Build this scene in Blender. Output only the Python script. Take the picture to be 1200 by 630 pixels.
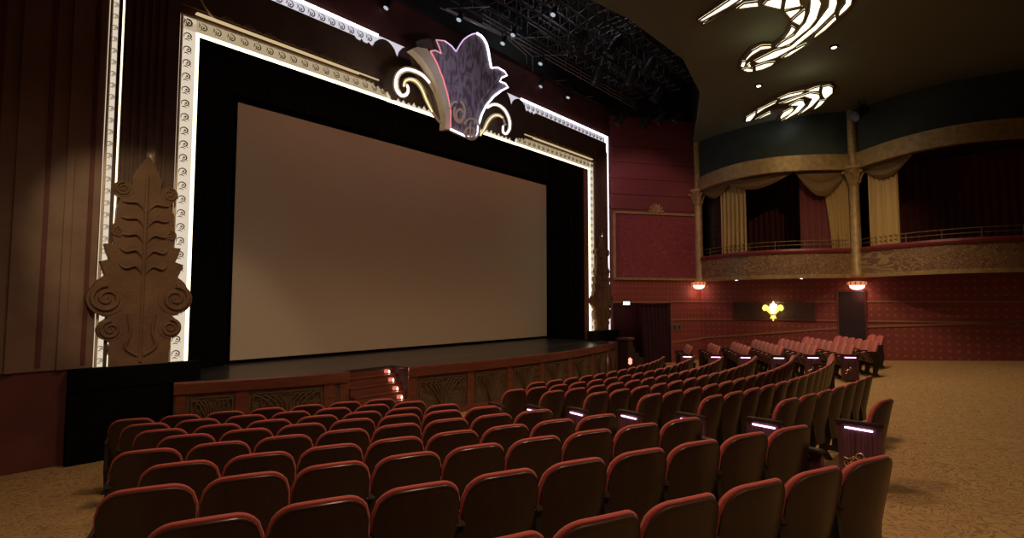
import bpy, bmesh, math, random
from mathutils import Vector, Matrix
random.seed(4)
PI = math.pi
for o in list(bpy.data.objects): bpy.data.objects.remove(o)
SC = bpy.context.scene
COL = SC.collection

# ------------------------------------------------------------------ camera
FPX = 630.0; YAW = math.radians(40.9); PIT = math.radians(3.55)
fw = Vector((math.cos(YAW), math.sin(YAW), 0)); rt = Vector((math.sin(YAW), -math.cos(YAW), 0)); up = Vector((0, 0, 1))
Fc = fw*math.cos(PIT) + up*math.sin(PIT); Uc = up*math.cos(PIT) - fw*math.sin(PIT)
cam = bpy.data.cameras.new('camera'); cam.sensor_fit = 'HORIZONTAL'; cam.sensor_width = 36
cam.lens = 36*FPX/1200; cam.clip_start = 0.05; cam.clip_end = 100
co = bpy.data.objects.new('camera', cam); COL.objects.link(co)
co.matrix_world = Matrix(((rt.x, Uc.x, -Fc.x, 0), (rt.y, Uc.y, -Fc.y, 0), (rt.z, Uc.z, -Fc.z, 0), (0, 0, 0, 1)))
SC.camera = co
def hit(px, py, P, n):
    r = Fc + rt*((px-600)/FPX) - Uc*((py-315)/FPX)
    P = Vector(P); n = Vector(n)
    return r*(P.dot(n)/r.dot(n))
def proj(P):
    P = Vector(P); c = P.dot(Fc)
    if c <= 0.05: return (-9999, 0)
    return (600+FPX*P.dot(rt)/c, 315-FPX*P.dot(Uc)/c)

# ------------------------------------------------------------------ world, exposure
w = bpy.data.worlds.new('world'); SC.world = w; w.use_nodes = True
w.node_tree.nodes['Background'].inputs[0].default_value = (0.9, 0.75, 0.6, 1)
w.node_tree.nodes['Background'].inputs[1].default_value = 0.004
SC.view_settings.view_transform = 'Standard'; SC.view_settings.look = 'None'
SC.view_settings.exposure = 0.0; SC.view_settings.gamma = 1.0; SC.view_settings.use_curve_mapping = False

# ------------------------------------------------------------------ lights
def area(name, loc, target, size, power, col, sy=None, spread=None):
    l = bpy.data.lights.new(name, 'AREA'); l.energy = power; l.color = col
    l.shape = 'RECTANGLE'; l.size = size; l.size_y = sy or size
    if spread: l.spread = math.radians(spread)
    o = bpy.data.objects.new(name, l); COL.objects.link(o); o.location = loc
    o.rotation_euler = (Vector(target)-Vector(loc)).to_track_quat('-Z', 'Y').to_euler(); return o
def spot(name, loc, target, power, col, angle=60, blend=.6, rad=.05):
    l = bpy.data.lights.new(name, 'SPOT'); l.energy = power; l.color = col; l.spot_size = math.radians(angle)
    l.spot_blend = blend; l.shadow_soft_size = rad
    o = bpy.data.objects.new(name, l); COL.objects.link(o); o.location = loc
    o.rotation_euler = (Vector(target)-Vector(loc)).to_track_quat('-Z', 'Y').to_euler(); return o
def point(name, loc, power, col, rad=.04):
    l = bpy.data.lights.new(name, 'POINT'); l.energy = power; l.color = col; l.shadow_soft_size = rad
    o = bpy.data.objects.new(name, l); COL.objects.link(o); o.location = loc; return o
# house lights in the ceiling
area('house_light', (5.0, 5.0, 6.6), (5.0, 5.6, -2), 1.6, 118, (1.0, .66, .42), spread=110)
area('house_light', (11.0, 4.5, 6.6), (11.0, 4.6, -2), 1.6, 130, (1.0, .66, .42), spread=110)
area('house_light', (17.0, 3.0, 6.6), (17.5, 3.2, -2), 1.6, 125, (1.0, .68, .42), spread=110)
area('house_light', (2.0, -1.0, 6.6), (3.2, 2.5, -2), 1.2, 150, (1.0, .66, .45), spread=110)
# added fills for the screen and corridor, spots on the ornament and wall
area('screen_top_fill', (11.2, 11.75, 5.75), (11.2, 13.1, 2.6), 12.5, 20, (1.0, .22, .12), .25)  # unseen light added behind the header to redden the upper screen
area('screen_low_fill', (11.0, 10.3, -1.30), (11.0, 13.1, .6), 12.0, 34, (1.0, .58, .24), .12)  # added light without a fixture, brightens the lower screen
spot('ornament_light', (.4, 6.5, 4.5), (2.9, 10.8, .9), 520, (1.0, .72, .4), 34)
point('corridor_fill', (21.3, 11.4, -.4), 6, (1, .5, .4), .1)  # added to lift the dark corridor, no fixture there
spot('wall_wash', (15.5, 7.0, 6.9), (20.0, 10.2, 3.0), 330, (1.0, .5, .5), 60)
spot('wall_wash', (14.0, 1.0, 6.6), (21.8, 6.0, .2), 520, (1.0, .66, .36), 66)

# ------------------------------------------------------------------ materials
MATS = {}
def mat(name, col, rough=.6, metal=0, spec=.5, coat=0, bump=None, var=None, sheen=0):
    if name in MATS: return MATS[name]
    m = bpy.data.materials.new(name); m.use_nodes = True; nt = m.node_tree
    b = nt.nodes['Principled BSDF']; b.inputs['Base Color'].default_value = (*col, 1)
    b.inputs['Roughness'].default_value = rough; b.inputs['Metallic'].default_value = metal
    b.inputs['Specular IOR Level'].default_value = spec; b.inputs['Coat Weight'].default_value = coat
    b.inputs['Coat Roughness'].default_value = .15; b.inputs['Sheen Weight'].default_value = sheen
    tc = nt.nodes.new('ShaderNodeTexCoord')
    if var:      # (scale, amount, stretch)
        mp = nt.nodes.new('ShaderNodeMapping'); mp.inputs['Scale'].default_value = var[2]
        nz = nt.nodes.new('ShaderNodeTexNoise'); nz.inputs['Scale'].default_value = var[0]; nz.inputs['Detail'].default_value = 5
        nt.links.new(tc.outputs['Object'], mp.inputs[0]); nt.links.new(mp.outputs[0], nz.inputs['Vector'])
        rp = nt.nodes.new('ShaderNodeValToRGB'); a = var[1]
        rp.color_ramp.elements[0].position = .3; rp.color_ramp.elements[1].position = .7
        rp.color_ramp.elements[0].color = (*[c*(1-a) for c in col], 1); rp.color_ramp.elements[1].color = (*[min(1, c*(1+a)) for c in col], 1)
        nt.links.new(nz.outputs['Fac'], rp.inputs[0]); nt.links.new(rp.outputs[0], b.inputs['Base Color'])
    if bump:     # (scale, strength)
        n2 = nt.nodes.new('ShaderNodeTexNoise'); n2.inputs['Scale'].default_value = bump[0]; n2.inputs['Detail'].default_value = 4
        bp = nt.nodes.new('ShaderNodeBump'); bp.inputs['Strength'].default_value = bump[1]; bp.inputs['Distance'].default_value = .02
        nt.links.new(tc.outputs['Object'], n2.inputs['Vector']); nt.links.new(n2.outputs['Fac'], bp.inputs['Height']); nt.links.new(bp.outputs[0], b.inputs['Normal'])
    MATS[name] = m; return m
def glow(name, col, s):
    if name in MATS: return MATS[name]
    m = bpy.data.materials.new(name); m.use_nodes = True; nt = m.node_tree; nt.nodes.clear()
    e = nt.nodes.new('ShaderNodeEmission'); e.inputs[0].default_value = (*col, 1); e.inputs[1].default_value = s
    o = nt.nodes.new('ShaderNodeOutputMaterial'); nt.links.new(e.outputs[0], o.inputs[0]); MATS[name] = m; return m
def damask(name, base, fig, scale=2.2, rough=.6, kind='diamond', grooves=False):
    """woven wall covering: small repeated motif over a base colour"""
    m = bpy.data.materials.new(name); m.use_nodes = True; nt = m.node_tree; L = nt.links.new
    b = nt.nodes['Principled BSDF']; b.inputs['Roughness'].default_value = rough
    tc = nt.nodes.new('ShaderNodeTexCoord'); sp = nt.nodes.new('ShaderNodeSeparateXYZ'); L(tc.outputs['Object'], sp.inputs[0])
    def M(op, a, bb=None, c=None):
        n = nt.nodes.new('ShaderNodeMath'); n.operation = op
        for i, v in enumerate((a, bb, c)):
            if v is None: continue
            if isinstance(v, (int, float)): n.inputs[i].default_value = v
            else: L(v, n.inputs[i])
        return n.outputs[0]
    u = M('SUBTRACT', sp.outputs[1], sp.outputs[0]); v = sp.outputs[2]
    if kind == 'floor': u, v = sp.outputs[0], sp.outputs[1]
    if kind == 'diamond':
        a1 = M('SINE', M('MULTIPLY', M('ADD', u, v), scale*PI)); a2 = M('SINE', M('MULTIPLY', M('SUBTRACT', u, v), scale*PI))
        f = M('GREATER_THAN', M('MULTIPLY', a1, a2), .72)
        nz = nt.nodes.new('ShaderNodeTexNoise'); nz.inputs['Scale'].default_value = 9; L(tc.outputs['Object'], nz.inputs['Vector'])
        f = M('ADD', M('MULTIPLY', f, .8), M('MULTIPLY', nz.outputs['Fac'], .22))
    else:        # curling foliage lines
        cm = nt.nodes.new('ShaderNodeCombineXYZ'); L(u, cm.inputs[0]); L(v, cm.inputs[1])
        nz = nt.nodes.new('ShaderNodeTexNoise'); nz.inputs['Scale'].default_value = scale; nz.inputs['Detail'].default_value = 1.5; nz.inputs['Distortion'].default_value = 2.2
        L(cm.outputs[0], nz.inputs['Vector'])
        s = M('SINE', M('MULTIPLY', nz.outputs['Fac'], 46)); f = M('MULTIPLY', M('GREATER_THAN', s, .45), .85)
    mx = nt.nodes.new('ShaderNodeMix'); mx.data_type = 'RGBA'; L(f, mx.inputs['Factor'])
    mx.inputs['A'].default_value = (*base, 1); mx.inputs['B'].default_value = (*fig, 1); L(mx.outputs['Result'], b.inputs['Base Color'])
    bp = nt.nodes.new('ShaderNodeBump'); bp.inputs['Strength'].default_value = .5; bp.inputs['Distance'].default_value = .02
    L(f, bp.inputs['Height']); L(bp.outputs[0], b.inputs['Normal'])
    MATS[name] = m; return m
shell_m = mat('dark walnut shell', (.042, .024, .015), .36, spec=.45, coat=.1, var=(3, .12, (14, 14, 1)))
rim_m = mat('red velvet', (.50, .085, .06), .75, sheen=.3, bump=(120, .15))
arm_m = mat('dark stained arm', (.03, .015, .010), .5)
iron_m = mat('dark cast iron', (.03, .026, .022), .4, metal=.3)
panel_m = mat('plum stained panel', (.12, .045, .07), .4, var=(2, .5, (1, 26, 1)))
brass_m = mat('polished brass', (.75, .6, .38), .25, metal=.9)
seatlight_m = glow('seat light', (1, .62, .85), 4.5)
gold_m = mat('aged gold', (.34, .235, .10), .5, metal=.2, bump=(30, .3), var=(6, .25, (1, 1, 1)))
cream_m = mat('cream gilding', (.72, .62, .45), .45, bump=(25, .2))
carve_m = mat('carved brown plaster', (.15, .085, .045), .7, bump=(18, .5), var=(3, .2, (1, 1, 1)))
brown_m = mat('dark brown panel', (.10, .06, .042), .6, var=(2, .2, (1, 1, 1)), bump=(6, .2))
pros_m = mat('brown proscenium wall', (.20, .13, .09), .6, var=(2, .15, (1, 1, 1)))
black_m = mat('black velour', (.004, .004, .0045), .9, spec=.05)
blackp_m = mat('black paint', (.012, .011, .010), .6, var=(4, .3, (1, 1, 1)))
steel_m = mat('black steel pipe', (.05, .05, .052), .35, metal=.6)
alum_m = mat('grey rigging steel', (.28, .28, .29), .35, metal=.7)
mahog_m = mat('red mahogany', (.15, .045, .028), .35, coat=.3, var=(3, .3, (1, 1, 12)))
olivewood_m = damask('carved olive panel', (.085, .052, .026), (.13, .082, .042), 1.6, .6, 'curl')
boxfront_m = damask('carved gilt balcony front', (.16, .085, .045), (.34, .22, .10), 2.4, .5, 'curl')
wall_m = damask('red damask wall', (.20, .04, .032), (.36, .10, .065), 4.6)
upper_m = damask('crimson upper wall', (.17, .035, .04), (.22, .055, .055), 4.0)
brocade_m = damask('crimson brocade', (.20, .032, .045), (.30, .07, .08), 1.8, .55, 'curl')
teal_m = mat('dark teal wall', (.024, .034, .028), .7, var=(2, .2, (1, 1, 1)))
ceil_m = mat('dark olive ceiling', (.13, .150, .095), .8, var=(.6, .06, (1, 1, 1)))
carpet_m = damask('tan figured carpet', (.40, .26, .10), (.24, .13, .05), 3.0, .95, 'floor')
deck_m = mat('black stage deck', (.03, .032, .034), .28, var=(3, .3, (1, 6, 1)))
screen_m = mat('cinema screen', (.42, .36, .31), .85, spec=.1)
redcurt_m = mat('dark red curtain', (.13, .018, .02), .85, sheen=.3)
purcurt_m = mat('plum curtain', (.035, .006, .011), .9)
goldcurt_m = mat('gold satin curtain', (.40, .27, .09), .5, sheen=.2)
warm_g = glow('warm strip', (1, .84, .50), 3.0)
cool_g = glow('cool strip', (.93, .88, 1), 3.2)
warmd_g = glow('warm band glow', (1, .84, .64), .72)  # emission stands in for strip light falling on the pale band
goldd_g = glow('gold band glow', (1, .78, .48), .42)  # same painted light, darker gold for the inner top band
coold_g = glow('cool band glow', (.95, .90, 1), .7)  # painted light of the outer band, cooler tint
pane_g = glow('ceiling glass', (1, .90, .56), 2.4)

# ------------------------------------------------------------------ mesh helpers
def obj(name, bm, m, parent=None, smooth=False, kind=None):
    me = bpy.data.meshes.new(name); bmesh.ops.recalc_face_normals(bm, faces=bm.faces[:]); bm.to_mesh(me); bm.free()
    me.materials.append(m)
    if smooth:
        for p in me.polygons: p.use_smooth = True
        try: me.set_sharp_from_angle(angle=math.radians(38))
        except Exception: pass
    o = bpy.data.objects.new(name, me); COL.objects.link(o)
    if parent: o.parent = parent; o.matrix_parent_inverse = Matrix.Translation(-Vector(parent.location)) if parent.rotation_euler.z == 0 else parent.matrix_basis.inverted()
    if kind: o['kind'] = kind
    return o
def thing(name, label, cat, loc=(0, 0, 0), group=None):
    o = bpy.data.objects.new(name, None); COL.objects.link(o); o.location = loc; o.empty_display_size = .2
    o['label'] = label; o['category'] = cat
    if group: o['group'] = group
    return o
def tag(o, label, cat, group=None):
    o['label'] = label; o['category'] = cat
    if group: o['group'] = group
    return o
def box(bm, a, b, bev=0):
    a = Vector(a); b = Vector(b); c = (a+b)/2; s = b-a
    r = bmesh.ops.create_cube(bm, size=1, matrix=Matrix.Translation(c) @ Matrix.Diagonal((abs(s.x), abs(s.y), abs(s.z), 1)))
    if bev:
        es = list({e for v in r['verts'] for e in v.link_edges})
        bmesh.ops.bevel(bm, geom=es, offset=bev, segments=2, affect='EDGES')
def prism(bm, pts, off, ngon=True):
    off = Vector(off); A = [bm.verts.new(Vector(p)) for p in pts]; B = [bm.verts.new(Vector(p)+off) for p in pts]; n = len(pts)
    bm.faces.new(A); bm.faces.new(B[::-1])
    for i in range(n): bm.faces.new((A[i], B[i], B[(i+1) % n], A[(i+1) % n]))
def tube(bm, pts, r, seg=8, closed=False, flat=None):
    pts = [Vector(p) for p in pts]; n = len(pts); rings = []
    rr = r if isinstance(r, (list, tuple)) else [r]*n
    t0 = (pts[1]-pts[0]).normalized(); ref = Vector((0, 0, 1)) if abs(t0.z) < .9 else Vector((0, 1, 0))
    if flat: ref = Vector(flat)
    nrm = (ref - t0*ref.dot(t0)).normalized()
    for i in range(n):
        a = pts[i-1] if (i > 0 or closed) else pts[i]; b = pts[(i+1) % n] if (i < n-1 or closed) else pts[i]
        t = (b-a).normalized(); nrm = (nrm - t*nrm.dot(t)).normalized(); bn = t.cross(nrm)
        rings.append([bm.verts.new(pts[i] + (nrm*math.cos(2*PI*k/seg)+bn*math.sin(2*PI*k/seg))*rr[i]) for k in range(seg)])
    m = n if closed else n-1
    for i in range(m):
        A = rings[i]; B = rings[(i+1) % n]
        for k in range(seg): bm.faces.new((A[k], A[(k+1) % seg], B[(k+1) % seg], B[k]))
    if not closed: bm.faces.new(rings[0][::-1]); bm.faces.new(rings[-1])
def lathe(bm, c, prof, seg=20):
    c = Vector(c); rings = []
    for r, z in prof: rings.append([bm.verts.new(c+Vector((max(r, 1e-4)*math.cos(2*PI*k/seg), max(r, 1e-4)*math.sin(2*PI*k/seg), z))) for k in range(seg)])
    for A, B in zip(rings, rings[1:]):
        for k in range(seg): bm.faces.new((A[k], A[(k+1) % seg], B[(k+1) % seg], B[k]))
    bm.faces.new(rings[0][::-1]); bm.faces.new(rings[-1])
def cat(pts, n=6, closed=False):
    pts = [Vector(p) for p in pts]; out = []; N = len(pts)
    for i in range(N if closed else N-1):
        if closed: p = [pts[(i+k-1) % N] for k in range(4)]
        else: p = [pts[max(0, min(N-1, i+k-1))] for k in range(4)]
        for j in range(n):
            t = j/n
            out.append(.5*((2*p[1])+(p[2]-p[0])*t+(2*p[0]-5*p[1]+4*p[2]-p[3])*t*t+(3*p[1]-p[0]-3*p[2]+p[3])*t**3))
    if not closed: out.append(pts[-1])
    return out
def spiral(c, r0, turns, a0, ax, ay, sgn=1, n=28, shrink=.12):
    c = Vector(c); return [c+(Vector(ax)*math.cos(a0+sgn*2*PI*turns*i/n)+Vector(ay)*math.sin(a0+sgn*2*PI*turns*i/n))*(r0*(1-(1-shrink)*i/n)) for i in range(n+1)]
def sweep(bm, path, prof):
    """profile [(outward, z)] swept along a plan path; outward = left-hand normal of the path"""
    path = [Vector(p) for p in path]; n = len(path); rings = []
    for i in range(n):
        t = path[min(i+1, n-1)]-path[max(i-1, 0)]; t.z = 0; t.normalize(); nn = Vector((-t.y, t.x, 0))
        rings.append([bm.verts.new(path[i]+nn*a+Vector((0, 0, z))) for a, z in prof])
    m = len(prof)
    for A, B in zip(rings, rings[1:]):
        for k in range(m): bm.faces.new((A[k], A[(k+1) % m], B[(k+1) % m], B[k]))
    bm.faces.new(rings[0]); bm.faces.new(rings[-1][::-1])
def curtain(bm, p0, p1, z0, z1, folds, amp=.06, waist=None, th=.012, seed=0, nz=10, gather=0):
    """pleated cloth from plan point p0 to p1; gather pulls the foot towards p0 or p1"""
    p0 = Vector((*p0, 0)); p1 = Vector((*p1, 0)); d = p1-p0; L = d.length; nn = Vector((-d.y, d.x, 0)).normalized()
    N = folds*8; rnd = random.Random(seed); ph = [rnd.uniform(-.5, .5) for _ in range(folds+1)]
    for off in (0,):
        F = []; B = []
        for j in range(nz+1):
            v = j/nz; z = z1+(z0-z1)*v; rf = []; rb = []
            for i in range(N+1):
                u = i/N; k = u*folds; a = amp*math.sin(2*PI*k+ph[int(min(k, folds))]*.6)*(.7+.3*v)
                uu = u
                if gather: g = abs(gather)*math.sin(PI/2*v); uu = u*(1-g) + (g if gather > 0 else 0)
                P = p0+d*uu+nn*a; P.z = z; rf.append(bm.verts.new(P)); rb.append(bm.verts.new(P+nn*th))
            F.append(rf); B.append(rb)
        for j in range(nz):
            for i in range(N):
                bm.faces.new((F[j][i], F[j][i+1], F[j+1][i+1], F[j+1][i])); bm.faces.new((B[j][i], B[j+1][i], B[j+1][i+1], B[j][i+1]))
            bm.faces.new((F[j][0], F[j+1][0], B[j+1][0], B[j][0])); bm.faces.new((F[j][N], B[j][N], B[j+1][N], F[j+1][N]))
        for i in range(N):
            bm.faces.new((F[0][i], B[0][i], B[0][i+1], F[0][i+1])); bm.faces.new((F[nz][i], F[nz][i+1], B[nz][i+1], B[nz][i]))
def children(o): return [c for c in bpy.data.objects if c.parent == o]
def copy_tree(o, par=None):
    c = o.copy(); COL.objects.link(c)
    if par: c.parent = par; c.matrix_parent_inverse = o.matrix_parent_inverse.copy()
    for ch in KIDS.get(o.name, []): copy_tree(ch, c)
    return c
KIDS = {}
def note_kids(o):
    KIDS[o.name] = children(o)
    for c in KIDS[o.name]: note_kids(c)
B_ = bmesh.new

# ------------------------------------------------------------------ floor height of the raked house
NV = (.385, .923)
def floor_z(x, y):
    n = x*NV[0]+y*NV[1]; a = -(0.98+.0854*(n-2.18))-.97
    r = math.hypot(x-11, y-18.7); b = -(1.05+.0836*(18.45-r))-.97
    t = min(1, max(0, (x-5.6)/1.2)); z = a*(1-t)+b*t
    return max(-2.56, z)
STZ = -1.42                       # stage deck
def lip(x): return 9.1+.0255*(x-11.5)**2
bm = B_(); gx = [-1.5+.5*i for i in range(51)]; gy = [-6+.5*i for i in range(37)]
V = [[bm.verts.new((x, y, floor_z(x, y))) for y in gy] for x in gx]
for i in range(len(gx)-1):
    for j in range(len(gy)-1): bm.faces.new((V[i][j], V[i+1][j], V[i+1][j+1], V[i][j+1]))
obj('floor', bm, carpet_m, smooth=True, kind='structure')

# ------------------------------------------------------------------ shell
P0 = Vector((18.75, 11, 0)); P1 = Vector((22, 8.7, 0)); P2 = Vector((21.8, 3.1, 0)); P3 = Vector((21.6, -2.5, 0)); P4 = Vector((21.5, -6, 0))
CZ = 6.7
def wallseg(bm, a, b, z0, z1, th=.2):
    a = Vector((a[0], a[1], 0)); b = Vector((b[0], b[1], 0)); d = b-a; nn = Vector((-d.y, d.x, 0)).normalized()
    if nn.dot(Vector((1, 0, 0))) < 0: nn = -nn
    q = [a, b, b+nn*th, a+nn*th]; prism(bm, [p+Vector((0, 0, z0)) for p in q], (0, 0, z1-z0))
W1 = (P1-P0).normalized(); W1N = Vector((W1.y, -W1.x, 0)); W1N = -W1N if W1N.x > 0 else W1N     # into the room
def w1(px, py): return hit(px, py, P0, W1N)
dA = w1(716, 380); dB = w1(786, 380)
zdoor = -.02
# upper part: horizontal boarding courses with grooves
bm = B_(); zc = [.93, 3.75, 4.35, 5.0, 5.67, 6.3, 7.6]
for a, b in zip(zc, zc[1:]):
    wallseg(bm, P0, P1, a+.02, b-.02)
wallseg(bm, P0+Vector((.02, .02, 0)), P1+Vector((.02, .02, 0)), .9, 7.6, .1)
obj('wall_corner', bm, upper_m, kind='structure')
bm = B_(); wallseg(bm, P0, P1, zdoor, .93); wallseg(bm, dB, P1, -2.7, zdoor); wallseg(bm, P0, dA, -2.7, zdoor)
wallseg(bm, P1, P2, -2.7, .9)
obj('wall_right', bm, wall_m, kind='structure')
dr1, dr2 = 3.78, 2.95      # service doorway in the right wall (it opens in the next stretch past the column)
bm = B_(); wallseg(bm, P2, P3, -2.7, .9); wallseg(bm, P3, P4, -2.7, 7)
obj('wall_side', bm, wall_m, kind='structure')
for nm, a, b in (('wall_upper', P1, P2), ('wall_high', P2, P3)):
    pass
# wall behind the boxes
bm = B_(); wallseg(bm, (24.2, 10), (24.2, -4), .5, 7); wallseg(bm, (22.2, 8.75), (24.2, 8.75), .5, 7)
obj('wall_far', bm, mat('dark box interior', (.03, .012, .012), .8), kind='structure')
bm = B_(); wallseg(bm, (-1.5, -6), (-1.5, 11), -2.7, 9.6, -.2); obj('wall_left', bm, pros_m, kind='structure')
bm = B_(); box(bm, (-1.7, -6.2, -2.7), (24.4, -6, 7)); obj('wall_back', bm, wall_m, kind='structure')
# auditorium ceiling with its edge at the lighting grid
bm = B_(); edge = [(-1.6, 7.6), (4, 7.4), (8, 6.6), (11.1, 6.0), (14, 5.9), (16.8, 6.5), (19.5, 7.7), (22.2, 9.0)]
prism(bm, [Vector((x, y, CZ)) for x, y in edge]+[Vector((24.4, 9, CZ)), Vector((24.4, -6.2, CZ)), Vector((-1.7, -6.2, CZ))], (0, 0, .25))
obj('ceiling', bm, ceil_m, kind='structure')
bm = B_(); box(bm, (-1.7, 5, 9.6), (24.4, 11.6, 9.8)); prism(bm, [Vector((x, y, CZ+.25)) for x, y in edge]+[Vector((x, y-.2, CZ+.25)) for x, y in edge[::-1]], (0, 0, 2.7))
wallseg(bm, P0, P1, 7.6, 9.7); box(bm, (-1.6, 10.9, 7.75), (19.2, 11.2, 9.7)); box(bm, (22, 5, 6.9), (22.2, 9.4, 9.7))
obj('ceiling_grid_void', bm, blackp_m, kind='structure')
# proscenium wall
IL, IR, IT = 3.62, 17.10, 5.02; OR = 18.5; OL = 2.22; OT = 6.6; BZ = -1.06
bm = B_(); box(bm, (-1.6, 11.02, -2.7), (IL-.3, 11.4, 7.75)); box(bm, (IR+.3, 11.02, -2.7), (18.9, 11.4, 7.75)); box(bm, (IL-.3, 11.02, IT+.3), (IR+.3, 11.4, 7.75))
for x in (.2, .9, 1.5, 2.05): box(bm, (x, 10.97, -1.0), (x+.06, 11.05, 7.7))
obj('wall_stage', bm, mat('oxblood stage wall', (.11, .032, .026), .65, var=(2, .2, (1, 1, 1))), kind='structure')
bm = B_(); box(bm, (0.0, 10.985, -1.06), (2.2, 11.03, 6.3))
for x in (.45, 1.15, 1.75): box(bm, (x, 10.95, -1.06), (x+.1, 11.0, 6.3))
obj('trim_1', bm, pros_m, kind='structure')
bm = B_(); box(bm, (IL-.45, 11.4, -2.7), (IL-.3, 13.6, 7.6)); box(bm, (IR+.3, 11.4, -2.7), (IR+.45, 13.6, 7.6)); box(bm, (IL-.45, 13.45, -2.7), (IR+.45, 13.6, 7.6)); box(bm, (IL-.45, 11.4, 7.4), (IR+.45, 13.6, 7.6))
obj('wall_backstage', bm, black_m, kind='structure')

# ------------------------------------------------------------------ screen and its masking
t = thing('cinema_screen', 'large blank cinema screen hung inside the lit proscenium', 'screen', (11.2, 13.1, -1.35))
bm = B_(); box(bm, (5.19, 13.1, -1.34), (17.25, 13.12, 4.74)); obj('screen_sheet', bm, screen_m, t)
bm = B_(); box(bm, (5.0, 13.14, -1.42), (5.14, 13.2, 4.95)); box(bm, (17.2, 13.14, -1.42), (17.3, 13.2, 4.95)); box(bm, (5.0, 13.14, 4.78), (17.4, 13.2, 4.95)); obj('screen_frame', bm, black_m, t)
c = B_(); curtain(c, (3.5, 12.3), (5.0, 12.95), STZ, 7.2, 9, .05); tag(obj('masking_curtain', c, black_m, smooth=True), 'black masking drape left of the screen', 'curtain')
c = B_(); curtain(c, (17.28, 12.95), (17.38, 12.0), STZ, 7.2, 6, .03); tag(obj('masking_curtain', c, black_m, smooth=True), 'black masking drape right of the screen', 'curtain')
c = B_(); curtain(c, (3.4, 12.95), (17.3, 12.95), 4.86, 7.2, 60, .02); tag(obj('border_curtain', c, black_m, smooth=True), 'black border drape across the top of the stage opening', 'curtain')

# ------------------------------------------------------------------ stage
S0, S1 = 6.22, 7.5                       # stair recess
st = thing('stage', 'curved wooden stage with black deck and carved front panels', 'stage', (11, 11, -2.56))
bm = B_(); N = 30; xl = 3.35; xr = 17.25
L1 = [(xl+(S0-xl)*i/10, 0) for i in range(11)]; L2 = [(S1+(xr-S1)*i/28, 0) for i in range(29)]
def lipz(xs, o=0): return [Vector((x, lip(x)+o, STZ)) for x, _ in xs]
RB = 10.05
deck = [Vector((xl, 13.44, STZ))]+lipz(L1)+[Vector((S0, RB, STZ)), Vector((S1, RB, STZ))]+lipz(L2)+[Vector((xr, 11.0, STZ)), Vector((17.4, 11.0, STZ)), Vector((17.4, 13.44, STZ))]
prism(bm, deck, (0, 0, -.05)); obj('deck', bm, deck_m, st)
for Ls in (L1, L2):
    pth = [Vector((x, lip(x), 0)) for x, _ in Ls][::-1]
    bm = B_(); sweep(bm, pth, [(-.02, STZ+.012), (.05, STZ+.012), (.06, STZ-.02), (.045, STZ-.20), (.02, STZ-.22), (-.02, STZ-.22)]); obj('nosing', bm, mahog_m, st)
    bm = B_(); sweep(bm, pth, [(-.06, STZ-.2), (-.02, STZ-.2), (-.02, -2.7), (-.06, -2.7)]); obj('front_panel', bm, olivewood_m, st)
    bm = B_(); sweep(bm, pth, [(-.03, -2.42), (.03, -2.42), (.03, -2.6), (-.03, -2.6)]); obj('plinth', bm, mahog_m, st)
def stile(x, wd):
    bm = B_(); xs = [x-wd/2+wd*i/3 for i in range(4)][::-1]
    sweep(bm, [Vector((a, lip(a), 0)) for a in xs], [(-.03, STZ-.2), (.012, STZ-.2), (.012, -2.6), (-.03, -2.6)]); obj('stile', bm, mahog_m, st)
SX = [3.45, 4.35, 5.85, 6.15, 7.6, 9.15, 10.45, 11.75, 13.2, 14.7, 16.1, 17.1]
for x in SX: stile(x, .2 if x not in (3.45, 6.28) else .14)
# carved anthemion on each panel
def anthem(cx, wd, z0, z1):
    bm = B_()
    def P(u, v): x = cx+u*wd/2; return Vector((x, lip(x)-.025, z0+(z1-z0)*v))
    for s in (-1, 1):
        for k in (.12, .3, .5, .72):
            tube(bm, cat([P(s*.03, 0), P(s*k*.3, .35), P(s*k*.7, .72), P(s*(k+.14), .9), P(s*(k+.22), .7), P(s*(k+.12), .62)], 4), .012, 5)
        tube(bm, [P(s*.93, .04), P(s*.93, .96), P(0, .96)], .012, 5)
    return bm
for a, b in zip(SX, SX[1:]):
    if b-a > .8 and not (a < 6.8 < b): obj('carving', anthem((a+b)/2, b-a-.25, -2.4, STZ-.26), mat('carved olive relief', (.12, .075, .038), .5), st)
bm = B_(); box(bm, (xr-.05, lip(xr)-.02, -2.65), (xr+.05, 11.0, STZ+.01)); obj('end_panel', bm, mahog_m, st)
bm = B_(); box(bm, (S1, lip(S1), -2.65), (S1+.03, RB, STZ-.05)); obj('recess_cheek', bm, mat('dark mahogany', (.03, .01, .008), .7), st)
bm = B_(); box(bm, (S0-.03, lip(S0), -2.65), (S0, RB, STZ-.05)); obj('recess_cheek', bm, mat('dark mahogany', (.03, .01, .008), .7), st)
# steps
sp = thing('stage_steps', 'wooden steps cut into the stage front with small step lights', 'steps', (7, 10.4, -2.56))
RI, TR_ = .17, .155
for k in range(6):
    zt = STZ-RI*k; y0 = RB-TR_*k
    bm = B_(); box(bm, (S0+.005, y0, -2.6), (S1-.005, y0+TR_, zt-(.055 if k == 0 else .02)))
    if k: box(bm, (S0+.005, y0-.015, zt-.02), (S1-.005, y0+TR_, zt), .005)
    obj('step', bm, mahog_m, sp)
    if k < 4:
        bm = B_(); box(bm, (S1-.24, y0-.012, zt-.15), (S1-.12, y0+.0, zt-.07), .01); obj('step_light', bm, glow('step lamp', (1, .26, .16), .8), sp)
        bm = B_(); lathe(bm, (S1-.13, y0-.035, zt-RI+.012), [(.012, 0), (.022, .03), (.008, .07)], 10); obj('lamp_bulb', bm, glow('step bulb', (1, .75, .6), 4), sp)
        point('step_glow', (S1-.15, y0-.06, zt-.10), .25, (1, .30, .2), .02)
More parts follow.
